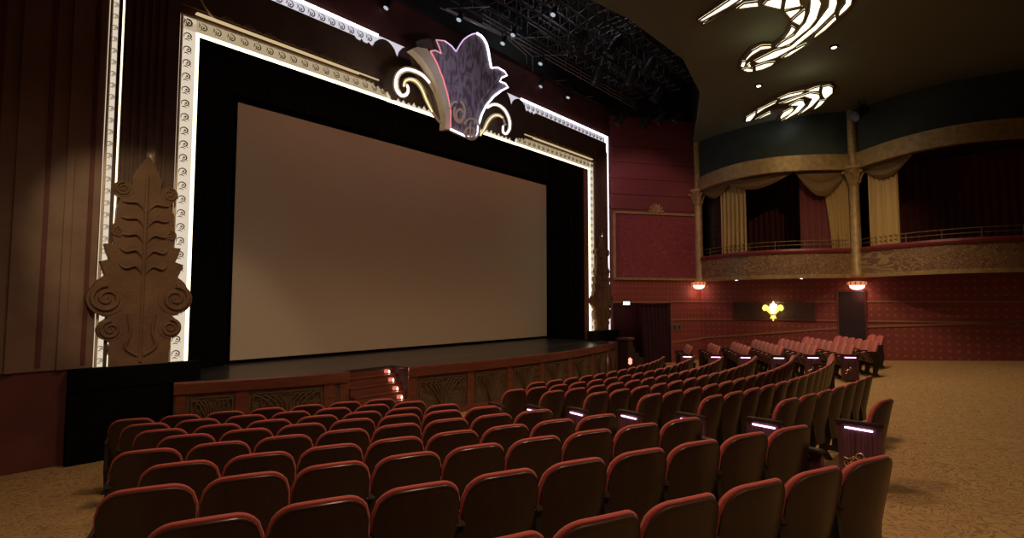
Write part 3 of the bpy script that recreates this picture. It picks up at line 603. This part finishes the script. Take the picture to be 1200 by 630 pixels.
# ------------------------------------------------------------------ boxes
def build_box(A, Bp, first):
    """theatre box bowed out between wall points A (far) and Bp (near)"""
    A = Vector((A.x, A.y, 0)); Bp = Vector((Bp.x, Bp.y, 0)); d = Bp-A; n = Vector((-1, 0, 0))
    def bow(h, i0=0, N=24): return [A+d*(i/N)+n*(h*math.sin(PI*i/N)**.9) for i in range(N+1)]
    w = 'nearer the stage' if first else 'at the right edge'
    t = thing('balcony_box', ('curved theatre box with gilt carved front and gold cornice beside the corner wall' if first else 'partly seen theatre box at the far right past the gold column'), 'balcony', (A+d/2)+Vector((0, 0, .87)))
    bw = bow(1.25)[::-1]     # reversed so left-hand normal points to the wall; use negative outward
    bm = B_(); sweep(bm, bw, [(0, .95), (-.0, 1.72), (.12, 1.72), (.12, .95)]); obj('carved_front', bm, boxfront_m, t, True)
    bm = B_(); sweep(bm, bw, [(-.06, .84), (-.09, .9), (-.05, .97), (.14, .97), (.14, .84)]); obj('base_moulding', bm, gold_m, t)
    bm = B_(); sweep(bm, bw, [(-.07, 1.74), (-.10, 1.80), (-.06, 1.87), (.16, 1.87), (.18, 1.80), (.16, 1.72), (-.05, 1.72)]); obj('padded_rail', bm, mat('wine leather rail', (.16, .02, .02), .45), t)
    bm = B_(); sweep(bm, bw, [(-.02, 1.68), (-.05, 1.69), (-.05, 1.73), (0, 1.73)]); obj('gilt_line', bm, gold_m, t)
    for z in (2.03, 2.17):
        bm = B_(); tube(bm, [p+Vector((.08, 0, z)) for p in bow(1.25)], .014, 6); obj('brass_rail', bm, mat('dull brass', (.30, .2, .1), .4, metal=.6), t)
    bm = B_()
    for p in bow(1.25)[2::4]: tube(bm, [p+Vector((.08, 0, 1.85)), p+Vector((.08, 0, 2.18))], .012, 6)
    obj('rail_post', bm, mat('dull brass', (.30, .2, .1), .4, metal=.6), t)
    bm = B_(); prism(bm, [p+Vector((0, 0, .86)) for p in bow(1.2)]+[Bp+Vector((2.3, 0, .86)), A+Vector((2.3, 0, .86))], (0, 0, .1)); obj('box_floor', bm, mat('dark soffit', (.06, .02, .02), .7), t)
    cw = bow(1.55)[::-1]
    bm = B_(); sweep(bm, cw, [(-.02, 4.58), (-.04, 4.72), (-.12, 4.76), (-.12, 4.9), (-.22, 4.95), (-.22, 5.08), (-.14, 5.12), (.2, 5.12), (.2, 4.58)]); obj('cornice', bm, gold_m, t)
    bm = B_()
    for i, p in enumerate(bow(1.55+.125, N=60)):
        if 1 < i < 59: box(bm, p+Vector((-.02, -.04, 4.78)), p+Vector((.05, .04, 4.88)))
    obj('dentils', bm, mat('dark gold', (.26, .16, .07), .5), t)
    # teal bowed wall above
    bm = B_(); sweep(bm, bow(.75)[::-1], [(0, 5.1), (0, CZ), (.1, CZ), (.1, 5.1)]); o = obj('bowed_wall', bm, teal_m, t, True)
    bm = B_(); prism(bm, [p+Vector((0, 0, 4.95)) for p in bow(1.5)]+[Bp+Vector((2.3, 0, 4.95)), A+Vector((2.3, 0, 4.95))], (0, 0, .08)); obj('box_ceiling', bm, mat('dark soffit', (.06, .02, .02), .7), t)
    if first:
        for f in (.3, .72):
            bm = B_(); p = A+d*f+n*.75; lathe(bm, p+Vector((0, 0, .83)), [(.04, 0), (.04, .03)], 10); obj('soffit_light', bm, glow('soffit lamp', (1, .85, .65), 4), t)
    # hangings: swags, curtains
    def swag(f0, f1, drop, m, lab, z=4.68):
        N = 14; bm = B_(); F = []; bb = bow(1.42, N=48)
        for j in range(7):
            v = j/6; r = []
            for i in range(N+1):
                u = i/N; g = f0+(f1-f0)*u; k = g*48; i0 = int(min(47, k)); p = bb[i0].lerp(bb[i0+1], k-i0)
                zz = z-drop*math.sin(PI*u)*v-.12*v; r.append(p+Vector((.06*math.cos(v*12)*math.sin(PI*u)+.02, 0, zz)))
            F.append(r)
        A_ = [[bm.verts.new(p) for p in r] for r in F]; B2 = [[bm.verts.new(p+Vector((.02, 0, 0))) for p in r] for r in F]
        for j in range(6):
            for i in range(N):
                bm.faces.new((A_[j][i], A_[j][i+1], A_[j+1][i+1], A_[j+1][i])); bm.faces.new((B2[j][i], B2[j+1][i], B2[j+1][i+1], B2[j][i+1]))
        for i in range(N): bm.faces.new((A_[6][i], A_[6][i+1], B2[6][i+1], B2[6][i])); bm.faces.new((A_[0][i], B2[0][i], B2[0][i+1], A_[0][i+1]))
        for j in range(6): bm.faces.new((A_[j][0], A_[j+1][0], B2[j+1][0], B2[j][0])); bm.faces.new((A_[j][N], B2[j][N], B2[j+1][N], A_[j+1][N]))
        tag(obj('curtain_swag', bm, m, smooth=True), lab, 'curtain')
    def bp(f, h): return A+d*f+n*(h*math.sin(PI*f)**.9)
    sm = mat('brown satin swag', (.17, .11, .045), .55)
    if first:
        swag(.02, .30, .42, sm, 'short brown satin swag at the left of the theatre box'); swag(.26, .70, .42, sm, 'wide satin swag across the middle of the theatre box')
        swag(.72, .99, .85, sm, 'deep satin swag at the right of the theatre box')
        c = B_(); a = bp(.20, 1.15); b = bp(.40, 1.15); curtain(c, (a.x, a.y), (b.x, b.y), 1.5, 4.7, 6, .05, seed=3); tag(obj('box_curtain', c, goldcurt_m, smooth=True), 'straight gold curtain at the left of the theatre box', 'curtain')
        c = B_(); a = bp(.84, .95); b = bp(.985, .5); curtain(c, (a.x, a.y), (b.x, b.y), 1.5, 4.6, 6, .05, seed=4, gather=.35); tag(obj('box_curtain', c, goldcurt_m, smooth=True), 'gold curtain drawn aside at the right of the theatre box', 'curtain')
        c = B_(); a = bp(.72, .8); b = bp(.93, .5); curtain(c, (a.x, a.y), (b.x, b.y), 1.4, 4.7, 6, .05, seed=5); tag(obj('box_curtain', c, redcurt_m, smooth=True), 'crimson curtain beside the right gold curtain of the box', 'curtain')
        c = B_(); curtain(c, (23.3, 8.3), (23.1, 3.6), 1.0, 4.9, 22, .06, seed=6); tag(obj('box_curtain', c, mat('deep maroon curtain', (.07, .012, .012), .9), smooth=True), 'dark maroon curtain closing the back of the theatre box', 'curtain')
        # glazed side door of the box with small glints
        g = thing('glazed_screen', 'dark leaded glass screen at the left inside the theatre box', 'window', bp(.06, .3)+Vector((0, 0, 1)))
        a = bp(.035, .1)+Vector((.1, 0, 0)); b = bp(.20, .9)+Vector((.15, 0, 0))
        bm = B_(); prism(bm, [a+Vector((0, 0, 1)), b+Vector((0, 0, 1)), b+Vector((0, 0, 4.6)), a+Vector((0, 0, 4.6))], (.03, .0, 0)); obj('glass', bm, mat('black glass', (.006, .006, .01), .1, coat=.6, bump=(14, .8)), g)
        bm = B_()
        for k in range(1, 7): z = 1+.52*k; tube(bm, [a+Vector((-.01, 0, z)), b+Vector((-.01, 0, z))], .012, 5)
        m_ = (a+b)/2; tube(bm, [m_+Vector((-.01, 0, 1)), m_+Vector((-.01, 0, 4.6))], .012, 5); obj('glazing_bar', bm, iron_m, g)
    else:
        swag(.02, .3, .5, sm, 'satin swag of the partly seen box at the right edge')
        c = B_(); a = bp(.06, .9); b = bp(.22, 1.15); curtain(c, (a.x, a.y), (b.x, b.y), 1.5, 4.6, 6, .05, seed=8); tag(obj('box_curtain', c, goldcurt_m, smooth=True), 'gold curtain of the partly seen box at the right edge', 'curtain')
        c = B_(); curtain(c, (23.3, 2.7), (23.1, -2.2), 1.0, 4.9, 22, .06, seed=9); tag(obj('box_curtain', c, redcurt_m, smooth=True), 'red curtain at the back of the box at the right edge', 'curtain')
build_box(P1+Vector((0, -.1, 0)), P2+Vector((0, .1, 0)), True)
build_box(P2+Vector((0, -.1, 0)), P3+Vector((0, .1, 0)), False)
def column(p, label):
    o = thing('column', label, 'column', p+Vector((0, 0, .8)))
    bm = B_(); lathe(bm, p, [(.17, .86), (.21, .88), (.21, 1.0), (.165, 1.06), (.155, 4.0), (.18, 4.03), (.155, 4.08)], 20); obj('shaft', bm, gold_m, o, True)
    bm = B_(); lathe(bm, p, [(.155, 4.08), (.19, 4.3), (.30, 4.55), (.34, 4.6), (.34, 4.68), (.2, 4.7)], 20)
    for k in range(8):
        a = 2*PI*k/8; dd = Vector((math.cos(a), math.sin(a), 0)); tube(bm, cat([p+dd*.17+Vector((0, 0, 4.1)), p+dd*.24+Vector((0, 0, 4.35)), p+dd*.36+Vector((0, 0, 4.5)), p+dd*.38+Vector((0, 0, 4.42))], 4), [.035]*12+[.02], 6)
    obj('capital', bm, gold_m, o, True)
    bm = B_(); lathe(bm, p, [(.15, 4.68), (.14, 5.2), (.14, CZ-.01)], 16); obj('upper_shaft', bm, gold_m, o, True)
column(P1+Vector((-.12, -.02, 0)), 'gold column with leafy capital between the corner wall and the box')
column(P2+Vector((-.15, 0, 0)), 'gold column with leafy capital at the right end of the box')
def sconce(p, label):
    o = thing('wall_sconce', label, 'lamp', p)
    bm = B_(); lathe(bm, p, [(.05, .12), (.26, .10), (.30, .06), (.28, .0), (.22, -.02)], 18); obj('gilt_collar', bm, glow('pink lit collar', (1, .30, .14), .75), o, True)  # collar emission stands in for lamp light on the gilt
    bm = B_(); lathe(bm, p, [(.23, -.02), (.21, -.10), (.13, -.16), (.02, -.18)], 18); obj('glass_bowl', bm, glow('bowl glass', (1, .62, .45), 2.6), o, True)
    bm = B_()
    for k in range(12):
        a = 2*PI*k/12; tube(bm, [p+Vector((.29*math.cos(a), .29*math.sin(a), .0)), p+Vector((.29*math.cos(a), .29*math.sin(a), .09))], .02, 5)
    obj('beading', bm, gold_m, o)
    point('sconce_glow', p+Vector((-.1, 0, -.35)), 5, (1, .35, .25), .1)
sconce(P1+Vector((-.30, -.05, .72)), 'pink glowing bowl lamp under the left gold column'); sconce(P2+Vector((-.30, 0, .60)), 'pink glowing bowl lamp under the right gold column')
spot('cornice_light', (20.0, 4.4, 5.4), (20.6, 5.2, 6.6), 20, (.7, .8, .9), 80)

# ------------------------------------------------------------------ ceiling fixtures
def cf(u, v, z=CZ): return hit(800+u/3.818, v/3.818, (0, 0, z), (0, 0, 1))
def fixture(label, outline, panes, loc):
    o = thing('ceiling_light', label, 'lamp', loc)
    bm = B_(); prism(bm, [cf(u, v) for u, v in outline], (0, 0, -.05)); obj('bronze_tray', bm, mat('bronze tray', (.10, .055, .03), .6), o)
    for q in panes:
        bm = B_(); prism(bm, [cf(u, v, CZ)-Vector((0, 0, .052)) for u, v in q], (0, 0, -.02)); obj('glass_pane', bm, pane_g, o)
        bm = B_(); tube(bm, [cf(u, v, CZ)-Vector((0, 0, .08)) for u, v in q], .023, 5, closed=True, flat=(0, 0, 1)); obj('leading', bm, mat('bronze tray', (.10, .055, .03), .6), o)
P_1 = [[(70, 78), (150, 25), (215, -20), (260, -20), (200, 20), (90, 80)], [(93, 99), (100, 85), (205, 22), (262, -20), (275, -15), (215, 22)],
 [(240, 26), (275, 0), (335, -8), (340, 14), (300, 19)], [(358, 8), (380, -15), (448, -30), (440, 25), (395, 18)], [(452, 28), (460, -20), (520, -30), (530, 12)], [(455, 37), (520, 22), (535, 14), (520, 37), (480, 68)],
 [(485, 80), (545, 28), (549, 50), (540, 80), (520, 99)], [(487, 103), (508, 116), (490, 138), (447, 163), (472, 130)],
 [(415, 200), (440, 177), (500, 142), (522, 112), (547, 85), (565, 40), (570, -10), (560, -45), (600, -45), (622, 0), (600, 70), (570, 110), (480, 183), (440, 198)],
 [(318, 262), (410, 215), (480, 192), (590, 97), (650, 15), (655, -40), (690, -45), (693, 0), (680, 40), (600, 120), (500, 200), (420, 245), (340, 270)],
 [(280, 250), (310, 215), (350, 192), (395, 190), (397, 202), (350, 210), (310, 235), (287, 257)], [(256, 285), (265, 263), (285, 262), (276, 289)], [(286, 283), (300, 270), (310, 288)],
 [(265, 302), (285, 292), (314, 295), (315, 308), (290, 310)], [(325, 305), (325, 285), (370, 270), (414, 265), (400, 280), (360, 298)], [(440, 250), (480, 217), (553, 181), (548, 192), (480, 236)],
 [(585, 160), (592, 140), (680, 57), (690, 72), (640, 120)], [(695, 60), (702, 30), (725, 0), (730, -50), (762, -30), (755, 5), (735, 28)]]
O_1 = [(60, 85), (200, -22), (260, -40), (350, -60), (450, -80), (560, -90), (680, -85), (760, -60), (785, -20), (755, 35), (690, 100), (590, 178), (480, 242), (410, 287), (330, 310), (270, 317), (245, 297), (255, 262), (300, 205), (360, 183), (402, 188), (450, 150), (474, 100), (452, 45), (400, 28), (340, 24), (230, 32), (88, 108)]
fixture('large glowing scroll shaped ceiling light at the top of the photo', O_1, P_1, cf(520, 100))
P_2 = [[(280, 535), (285, 515), (325, 491), (325, 505), (305, 530)], [(330, 500), (335, 482), (420, 441), (415, 452), (370, 474)], [(425, 433), (470, 411), (545, 396), (530, 409), (440, 434)], [(550, 398), (590, 381), (615, 376), (610, 396)],
 [(620, 402), (625, 378), (655, 371), (672, 380), (672, 405), (640, 432), (625, 420)], [(580, 485), (610, 441), (640, 438), (620, 460)], [(430, 455), (500, 427), (570, 404), (610, 410), (615, 427), (580, 465), (517, 505), (560, 462), (577, 432), (545, 420), (470, 448)],
 [(475, 462), (520, 437), (540, 440), (550, 457), (520, 490), (440, 535), (500, 482), (515, 462)], [(325, 526), (390, 490), (395, 498), (345, 521)], [(368, 575), (425, 538), (430, 546)], [(440, 522), (436, 512), (450, 492), (490, 472), (498, 480), (478, 500)]]
O_2 = [(273, 542), (280, 513), (320, 478), (400, 428), (500, 388), (600, 366), (665, 363), (687, 385), (672, 415), (620, 462), (540, 508), (470, 537), (365, 580), (420, 530), (432, 505), (405, 495), (370, 515), (320, 532)]
fixture('smaller glowing scroll shaped ceiling light above the teal wall', O_2, P_2, cf(480, 460))
for u, v in ((620, 120), (380, 270), (560, 420)): point('fixture_halo_fill', cf(u, v, CZ-.7), 5, (1, .92, .6), .01)  # points added below the fixtures to give a halo on the ceiling
for u, v, lab in ((677, 208, 'tiny round downlight beside the large ceiling scroll light'), (340, 381, 'tiny round downlight left of the smaller ceiling scroll light')):
    p = cf(u, v); o = thing('downlight', lab, 'lamp', p)
    bm = B_(); lathe(bm, p, [(.12, -.0), (.12, -.02), (.07, -.03)], 14); obj('bezel', bm, iron_m, o)
    bm = B_(); lathe(bm, p, [(.065, -.031), (.05, -.04)], 12); obj('bulb', bm, glow('downlight bulb', (1, .95, .8), 9), o)

# ------------------------------------------------------------------ lighting grid
def truss(a, b, wd, label):
    a = Vector(a); b = Vector(b); d = b-a; L = d.length; d.normalize(); s = d.cross(up).normalized()*wd/2; h = Vector((0, 0, wd))
    bm = B_()
    for q in (s, -s): tube(bm, [a+q, b+q], .03, 6); tube(bm, [a+q+h, b+q+h], .03, 6)
    k = max(2, int(L/(wd*1.2)))
    for i in range(k+1):
        p = a+d*(L*i/k); tube(bm, [p+s, p-s], .018, 5); tube(bm, [p+s, p+s+h], .018, 5); tube(bm, [p-s, p-s+h], .018, 5)
        if i < k:
            p2 = a+d*(L*(i+1)/k); tube(bm, [p+s, p2-s], .015, 5); tube(bm, [p+s, p2+s+h], .015, 5); tube(bm, [p-s+h, p2-s], .015, 5)
    tag(obj('lighting_truss', bm, steel_m), label, 'truss')
TR = [((4.5, 9.9), (11.6, 9.9)), ((12.0, 9.6), (18.6, 9.6)), ((6.0, 9.0), (18.5, 9.0)), ((8.6, 8.2), (18.8, 8.2)), ((9.8, 7.4), (18.4, 7.4)), ((11.0, 6.75), (16.2, 6.75))]
TL = ['black lattice truss nearest the stage wall above the crest', 'black lattice truss above the right end of the proscenium', 'long black lattice truss second from the stage wall', 'black lattice truss in the middle of the lighting grid', 'black lattice truss second from the ceiling edge', 'black lattice truss nearest the ceiling edge']
for (a, b), l in zip(TR, TL): truss((*a, 7.9), (*b, 7.9), .4, l)
for x, l in ((11.8, 'cross truss left in the lighting grid'), (14.6, 'cross truss in the middle of the lighting grid'), (17.2, 'cross truss right in the lighting grid')): truss((x, 6.5, 8.35), (x, 10.2, 8.35), .35, l)
bm = B_()
for k in range(3): z = 7.3+.12*k; tube(bm, [(10.2+.0*k, 9.9, z+.3), (19.0, 9.9, z+.3)], .018, 6)
for x in [10.5+.9*i for i in range(10)]: tube(bm, [(x, 9.9, 7.55), (x, 9.9, 8.0)], .014, 5)
tag(obj('rigging_pipes', bm, alum_m), 'thin grey rigging pipes hanging at the stage edge of the grid', 'pipe')
# catwalk frame edge seen above the crest
bm = B_(); pts = [hit(u, v, (0, 0, 7.7), (0, 0, 1)) for u, v in ((523, 10), (600, 45), (624, 66), (625, 96), (660, 115), (700, 133))]
for q in (Vector((0, 0, 0)), Vector((.0, .25, .12))): tube(bm, [p+q for p in pts], .022, 6)
for a in pts:
    tube(bm, [a, a+Vector((.8, -.8, .1))], .016, 5)
tag(obj('catwalk_edge', bm, alum_m), 'pale angled pipe edge of the catwalk right of the crest', 'pipe')
def can(p, aim, lit, label, s=1.0):
    p = Vector(p); d = (Vector(aim)-p).normalized(); o = thing('stage_lantern', label, 'stage light', p, 'stage lanterns on the lighting grid')
    bm = B_(); tube(bm, [p-d*.32*s, p-d*.24*s, p-d*.2*s, p+d*.12*s, p+d*.14*s, p+d*.24*s], [.06*s, .10*s, .13*s, .13*s, .155*s, .155*s], 14); obj('housing', bm, steel_m, o, True)
    bm = B_(); sd = d.cross(up).normalized(); tube(bm, [p+sd*.16*s, p+sd*.18*s+Vector((0, 0, .25)), p-sd*.18*s+Vector((0, 0, .25)), p-sd*.16*s], .018, 6); tube(bm, [p+Vector((0, 0, .25)), p+Vector((0, 0, .45))], .02, 6); obj('yoke', bm, iron_m, o)
    bm = B_(); tube(bm, [p+d*.241*s, p+d*.25*s], .12*s, 14); obj('lens', bm, glow('lit lens', (.85, .9, 1), .55) if lit else mat('dark lens', (.05, .06, .08), .1, coat=1), o)
lit = [(455, 5), (540, 19), (591, 47), (603, 37), (635, 71), (635, 98), (667, 111), (650, 13)]
LB = 'stage lantern with pale lens, '
LN = ['leftmost at the top edge', 'upper left above the tulip crest', 'just right of the crest tip', 'near the crest beside the bright lens', 'at the upper corner of the catwalk edge', 'at the lower corner of the catwalk edge', 'lowest, over the right light band', 'on the flat grid at the top middle']
for (u, v), l in zip(lit, LN):
    p = hit(u, v, (0, 0, 7.45), (0, 0, 1)); can(p, p+Vector((-.5, .1, -1)), True, LB+l, .55)
dk_ = [(735, 150, 'hanging at the right end of the grid by the corner wall'), (728, 138, 'dark, behind the right end lantern'), (757, 142, 'dark, over the corner wall'), (775, 136, 'dark, right of centre over the corner wall'), (795, 135, 'dark, close to the ceiling edge on the right'), (770, 110, 'dark, under the middle of the grid edge'), (700, 90, 'dark, over the right light band'), (740, 90, 'dark, in the middle of the grid'), (680, 50, 'dark, high in the grid'), (720, 55, 'dark, high at the ceiling edge'), (760, 80, 'dark, near the curved ceiling edge')]
for u, v, l in dk_:
    p = hit(u, v, (0, 0, 7.25), (0, 0, 1)); can(p, p+Vector((random.uniform(-.4, .4), .7, -1)), False, 'black stage lantern '+l, 1.15)
p = hit(1006, 105, (20.8, 0, 0), (1, 0, 0)); p.z = min(p.z, 6.3)
can(p, p+Vector((-1, .6, -.8)), False, 'black stage lantern cluster hung beside the right gold column', 1.3)
area('grid_worklight', (13.5, 8.2, 9.4), (13.5, 8.2, 7), 2.0, 18, (.85, .9, 1))

# ------------------------------------------------------------------ seats
def back_grid(w, zb, zt, r, arch, off, bulge=0, nu=18, nv=8):
    G = []
    for i in range(nu+1):
        u = -1+2*i/nu; u = math.copysign(abs(u)**.75, u); x = u*w/2; col = []
        e = max(0, abs(x)-(w/2-r)); top = zt-r+math.sqrt(max(0, r*r-e*e))+arch*(1-u*u)-arch
        for j in range(nv+1):
            v = j/nv; z = zb+(top-zb)*v
            y = .055*u*u + .115 - .23*max(0, z-.42)**1.05/.53*.5*1.0 + off
            if bulge: y += bulge*math.sin(PI*min(1, max(0, v)))**.5*(1-u**4)
            col.append(Vector((x, y, z)))
        G.append(col)
    return G
def slab(bm, G1, G2):
    A = [[bm.verts.new(p) for p in c] for c in G1]; B = [[bm.verts.new(p) for p in c] for c in G2]; nu = len(G1)-1; nv = len(G1[0])-1
    for i in range(nu):
        for j in range(nv): bm.faces.new((A[i][j], A[i+1][j], A[i+1][j+1], A[i][j+1])); bm.faces.new((B[i][j], B[i][j+1], B[i+1][j+1], B[i+1][j]))
        bm.faces.new((A[i][0], B[i][0], B[i+1][0], A[i+1][0])); bm.faces.new((A[i][nv], A[i+1][nv], B[i+1][nv], B[i][nv]))
    for j in range(nv): bm.faces.new((A[0][j], A[0][j+1], B[0][j+1], B[0][j])); bm.faces.new((A[nu][j], B[nu][j], B[nu][j+1], A[nu][j+1]))
SW = .53
def make_seat(end):
    """end: 0 none, -1 end panel on the sitter's left (low x), 1 on the right"""
    t = thing('theatre_seat', '', 'seat'); 
    bm = B_(); slab(bm, back_grid(SW-.02, .25, .935, .125, .025, 0), back_grid(SW-.02, .25, .935, .125, .025, .02))
    g = back_grid(SW-.02, .25, .935, .125, .025, .006); edge = [g[0][j] for j in range(0, 9)]+[g[i][8] for i in range(1, 19)]+[g[18][j] for j in range(7, -1, -1)]
    tube(bm, edge, .008, 6); obj('back_shell', bm, shell_m, t, True)
    bm = B_(); slab(bm, back_grid(SW-.004, .36, .948, .13, .025, .022), back_grid(SW-.004, .36, .948, .13, .025, .062, .03))
    g = back_grid(SW-.008, .36, .948, .128, .025, .036); edge = [g[0][j] for j in range(0, 9)]+[g[i][8] for i in range(1, 19)]+[g[18][j] for j in range(7, -1, -1)]
    tube(bm, edge, .013, 8); obj('back_cushion', bm, rim_m, t, True)
    # tipped up seat
    bm = B_(); w2_ = SW/2-.03; c = [(-.0, .20, .40), (0, .25, .36), (0, .37, .60), (0, .33, .67), (0, .27, .64)]
    prism(bm, [Vector((-w2_, y, z)) for _, y, z in c], (2*w2_, 0, 0)); bmesh.ops.bevel(bm, geom=bm.edges[:], offset=.02, segments=2, affect='EDGES'); sc_ = obj('seat_cushion', bm, rim_m, t, True)
    bm = B_(); c = [(0, .215, .355), (0, .235, .345), (0, .385, .59), (0, .37, .61)]; prism(bm, [Vector((-w2_, y, z)) for _, y, z in c], (2*w2_, 0, 0)); obj('seat_pan', bm, shell_m, t)
    sides = [-1] if end != 1 else [-1, 1]
    if end == 2: sides = [-1]
    for s in sides:
        x = s*(SW/2+.012)
        bm = B_(); prism(bm, [Vector((x-.022, y, z)) for y, z in ((.10, 0), (.36, 0), (.36, .05), (.26, .08), (.24, .42), (.34, .61), (.13, .63), (.10, .3), (.16, .1))], (.044, 0, 0)); obj('standard', bm, iron_m, t)
        bm = B_(); prism(bm, [Vector((x-.03, y, z)) for y, z in ((.10, .635), (.12, .68), (.30, .69), (.47, .665), (.49, .645), (.46, .63), (.3, .62))], (.06, 0, 0)); bmesh.ops.bevel(bm, geom=bm.edges[:], offset=.01, segments=2, affect='EDGES'); obj('armrest', bm, arm_m, t, True)
    if end in (-1, 1):
        x = end*(SW/2+.05); 
        bm = B_(); prism(bm, [Vector((x-.02, y, z)) for y, z in ((.02, .02), (.44, .02), (.46, .67), (.02, .68))], (.04, 0, 0))
        for k in range(7): y = .05+.056*k; box(bm, (x+end*.02-.003, y, .05), (x+end*.02+.003, y+.045, .66))
        ep = obj('end_panel', bm, panel_m, t)
        bm = B_(); prism(bm, [Vector((x-.05, y, z)) for y, z in ((.0, .685), (.02, .72), (.44, .71), (.49, .69), (.44, .672))], (.10, 0, 0)); bmesh.ops.bevel(bm, geom=bm.edges[:], offset=.01, segments=2, affect='EDGES'); obj('panel_cap', bm, arm_m, ep)
        xx = x+end*.04
        if end < 0: bm = B_(); box(bm, (xx-.008, .09, .625), (xx+.008, .37, .643), .004); obj('light_strip', bm, seatlight_m, ep)
        bm = B_(); ax = (0, 1, 0); az = (0, 0, 1); xx = x+end*.03
        tube(bm, spiral((xx, .22, .33), .05, 1.1, 0, ax, az, 1, 18, .25), .008, 5); tube(bm, spiral((xx, .36, .24), .04, 1.1, PI, ax, az, 1, 18, .25), .008, 5)
        tube(bm, cat([(xx, .26, .34), (xx, .30, .29), (xx, .33, .25)], 4), .01, 5); tube(bm, cat([(xx, .24, .30), (xx, .29, .32), (xx, .34, .29), (xx, .39, .30)], 4), .008, 5); obj('scroll_emblem', bm, brass_m, ep, True)
    bpy.context.view_layer.update(); note_kids(t); return t
PROTO = {0: make_seat(0), -1: make_seat(-1), 1: make_seat(1)}
used = set()
def put_seat(x, y, z, rot, sx, kind, label, group):
    if kind not in used: o = PROTO[kind]; used.add(kind)
    else: o = copy_tree(PROTO[kind])
    o.location = (x, y, z); o.rotation_euler = (0, 0, rot); o.scale = (sx, 1, 1); o['label'] = label; o['group'] = group; return o
ORD = ['', 'first', 'second', 'third', 'fourth', 'fifth', 'sixth', 'seventh', 'eighth', 'ninth', 'tenth', 'eleventh', 'twelfth', 'thirteenth', 'fourteenth', 'fifteenth', 'sixteenth', 'seventeenth', 'eighteenth']
def inview(x, y, z, m=0):
    u, v = proj((x, y, z)); return 180-m < u < 1020+m and v < 640+m
# left block: straight rows
ROT_A = math.atan2(-.385, .923)
rowsA = [(2.16, 4.92), (3.08, 4.28), (3.99, 3.92), (4.78, 3.47), (5.62, 3.15), (6.42, 2.83), (7.16, 2.53), (7.96, 2.28), (8.76, 2.02)]
nm_A = ['nearest row', 'second row from camera', 'third row from camera', 'fourth row from camera', 'fifth row from camera', 'fourth row from stage', 'third row from stage', 'second row from stage', 'front row by the stage']
COUNT = 0
for k, (n_, s_) in enumerate(rowsA):
    d_ = .98+.07*k+(.04 if k == 0 else 0); z = -d_-.97; j = 0
    while True:
        s = s_-.553*j; x = .923*s+.385*n_; y = -.385*s+.923*n_
        u, v = proj((.923*(s+.27)+.385*n_, -.385*(s+.27)+.923*n_, -d_))
        if u < 181: break
        if not (k == 0 and proj((.923*(s-.27)+.385*n_, -.385*(s-.27)+.923*n_, -d_))[0] > 1022):
            lab = ('aisle seat' if j == 0 else ORD[j+1]+' seat from the aisle')
            put_seat(x, y, z, ROT_A, 1, 1 if j == 0 else 0, 'red theatre seat, left block, %s, %s' % (nm_A[k], lab), 'seats of the left block'); COUNT += 1
        j += 1
# centre block: concentric rows round (11, 18.7)
rowsC = [18.3, 17.43, 16.5, 15.68, 14.82, 14.0, 13.2, 12.35]
nmC = ['nearest row', 'second row from camera', 'third row from camera', 'fourth row from camera', 'fourth row from stage', 'third row from stage', 'second row from stage', 'front row by the stage']
for k, r in enumerate(rowsC):
    x0 = {0: 7.34, 1: 7.15, 2: 7.22, 7: 8.47}.get(k, 7.16); a = math.asin((x0-11)/r); j = 0; da = .497/r; d_ = 1.05+.0836*(18.45-r)
    while True:
        x = 11+r*math.sin(a+da*j); y = 18.7-r*math.cos(a+da*j)
        if x > 15.0 or (k <= 1 and proj((x-.27, y, -d_))[0] > 1022 and j > 0): break
        last = 11+r*math.sin(a+da*(j+1)) > 15.0
        put_seat(x, y, -d_-.97, a+da*j, .92, -1 if j == 0 else (1 if last else 0), 'red theatre seat, centre block, %s, %s' % (nmC[k], 'aisle seat' if j == 0 else ('seat at the far aisle' if last else ORD[j+1]+' from near aisle')), 'seats of the centre block'); COUNT += 1
        j += 1
# right block: straight rows turned towards the stage
starts = [(17.35, .75), (17.35, 1.68), (17.38, 2.63), (17.4, 3.53), (17.4, 4.42), (17.6, 5.42), (17.8, 6.4), (17.95, 7.4)]
nr = [8, 8, 8, 7, 7, 5, 4, 3]; nmD = ['rightmost row in photo', 'second row from photo edge', 'third row from photo edge', 'fourth row from photo edge', 'fourth row from stage', 'third row from stage', 'second row from stage', 'front row by the curtain']
RD = math.radians(30)
for k, (sx_, sy_) in enumerate(starts):
    d_ = 1.05+.0836*(18.45-math.hypot(sx_-11, sy_-18.7))
    for j in range(nr[k]):
        x = sx_+.5*j*math.cos(RD); y = sy_+.5*j*math.sin(RD)
        if proj((x, y, -d_))[0] > 1035: continue
        lab = 'aisle seat' if j == 0 else ('seat beside the red wall' if j == nr[k]-1 else ORD[j+1]+' from the aisle')
        put_seat(x, y, -d_-.97, RD, .92, -1 if j == 0 else (1 if j == nr[k]-1 else 0), 'red theatre seat, right block, %s, %s' % (nmD[k], lab), 'seats of the right block'); COUNT += 1
        if k in (1, 2, 3, 4) and j == nr[k]-1: point('wall_seat_fill', (x-.12, y-.32, -d_+.12), 1.6, (1, .5, .5), .02)  # added point that brightens the wall-side seat, no lamp there
print('SEATS', COUNT)
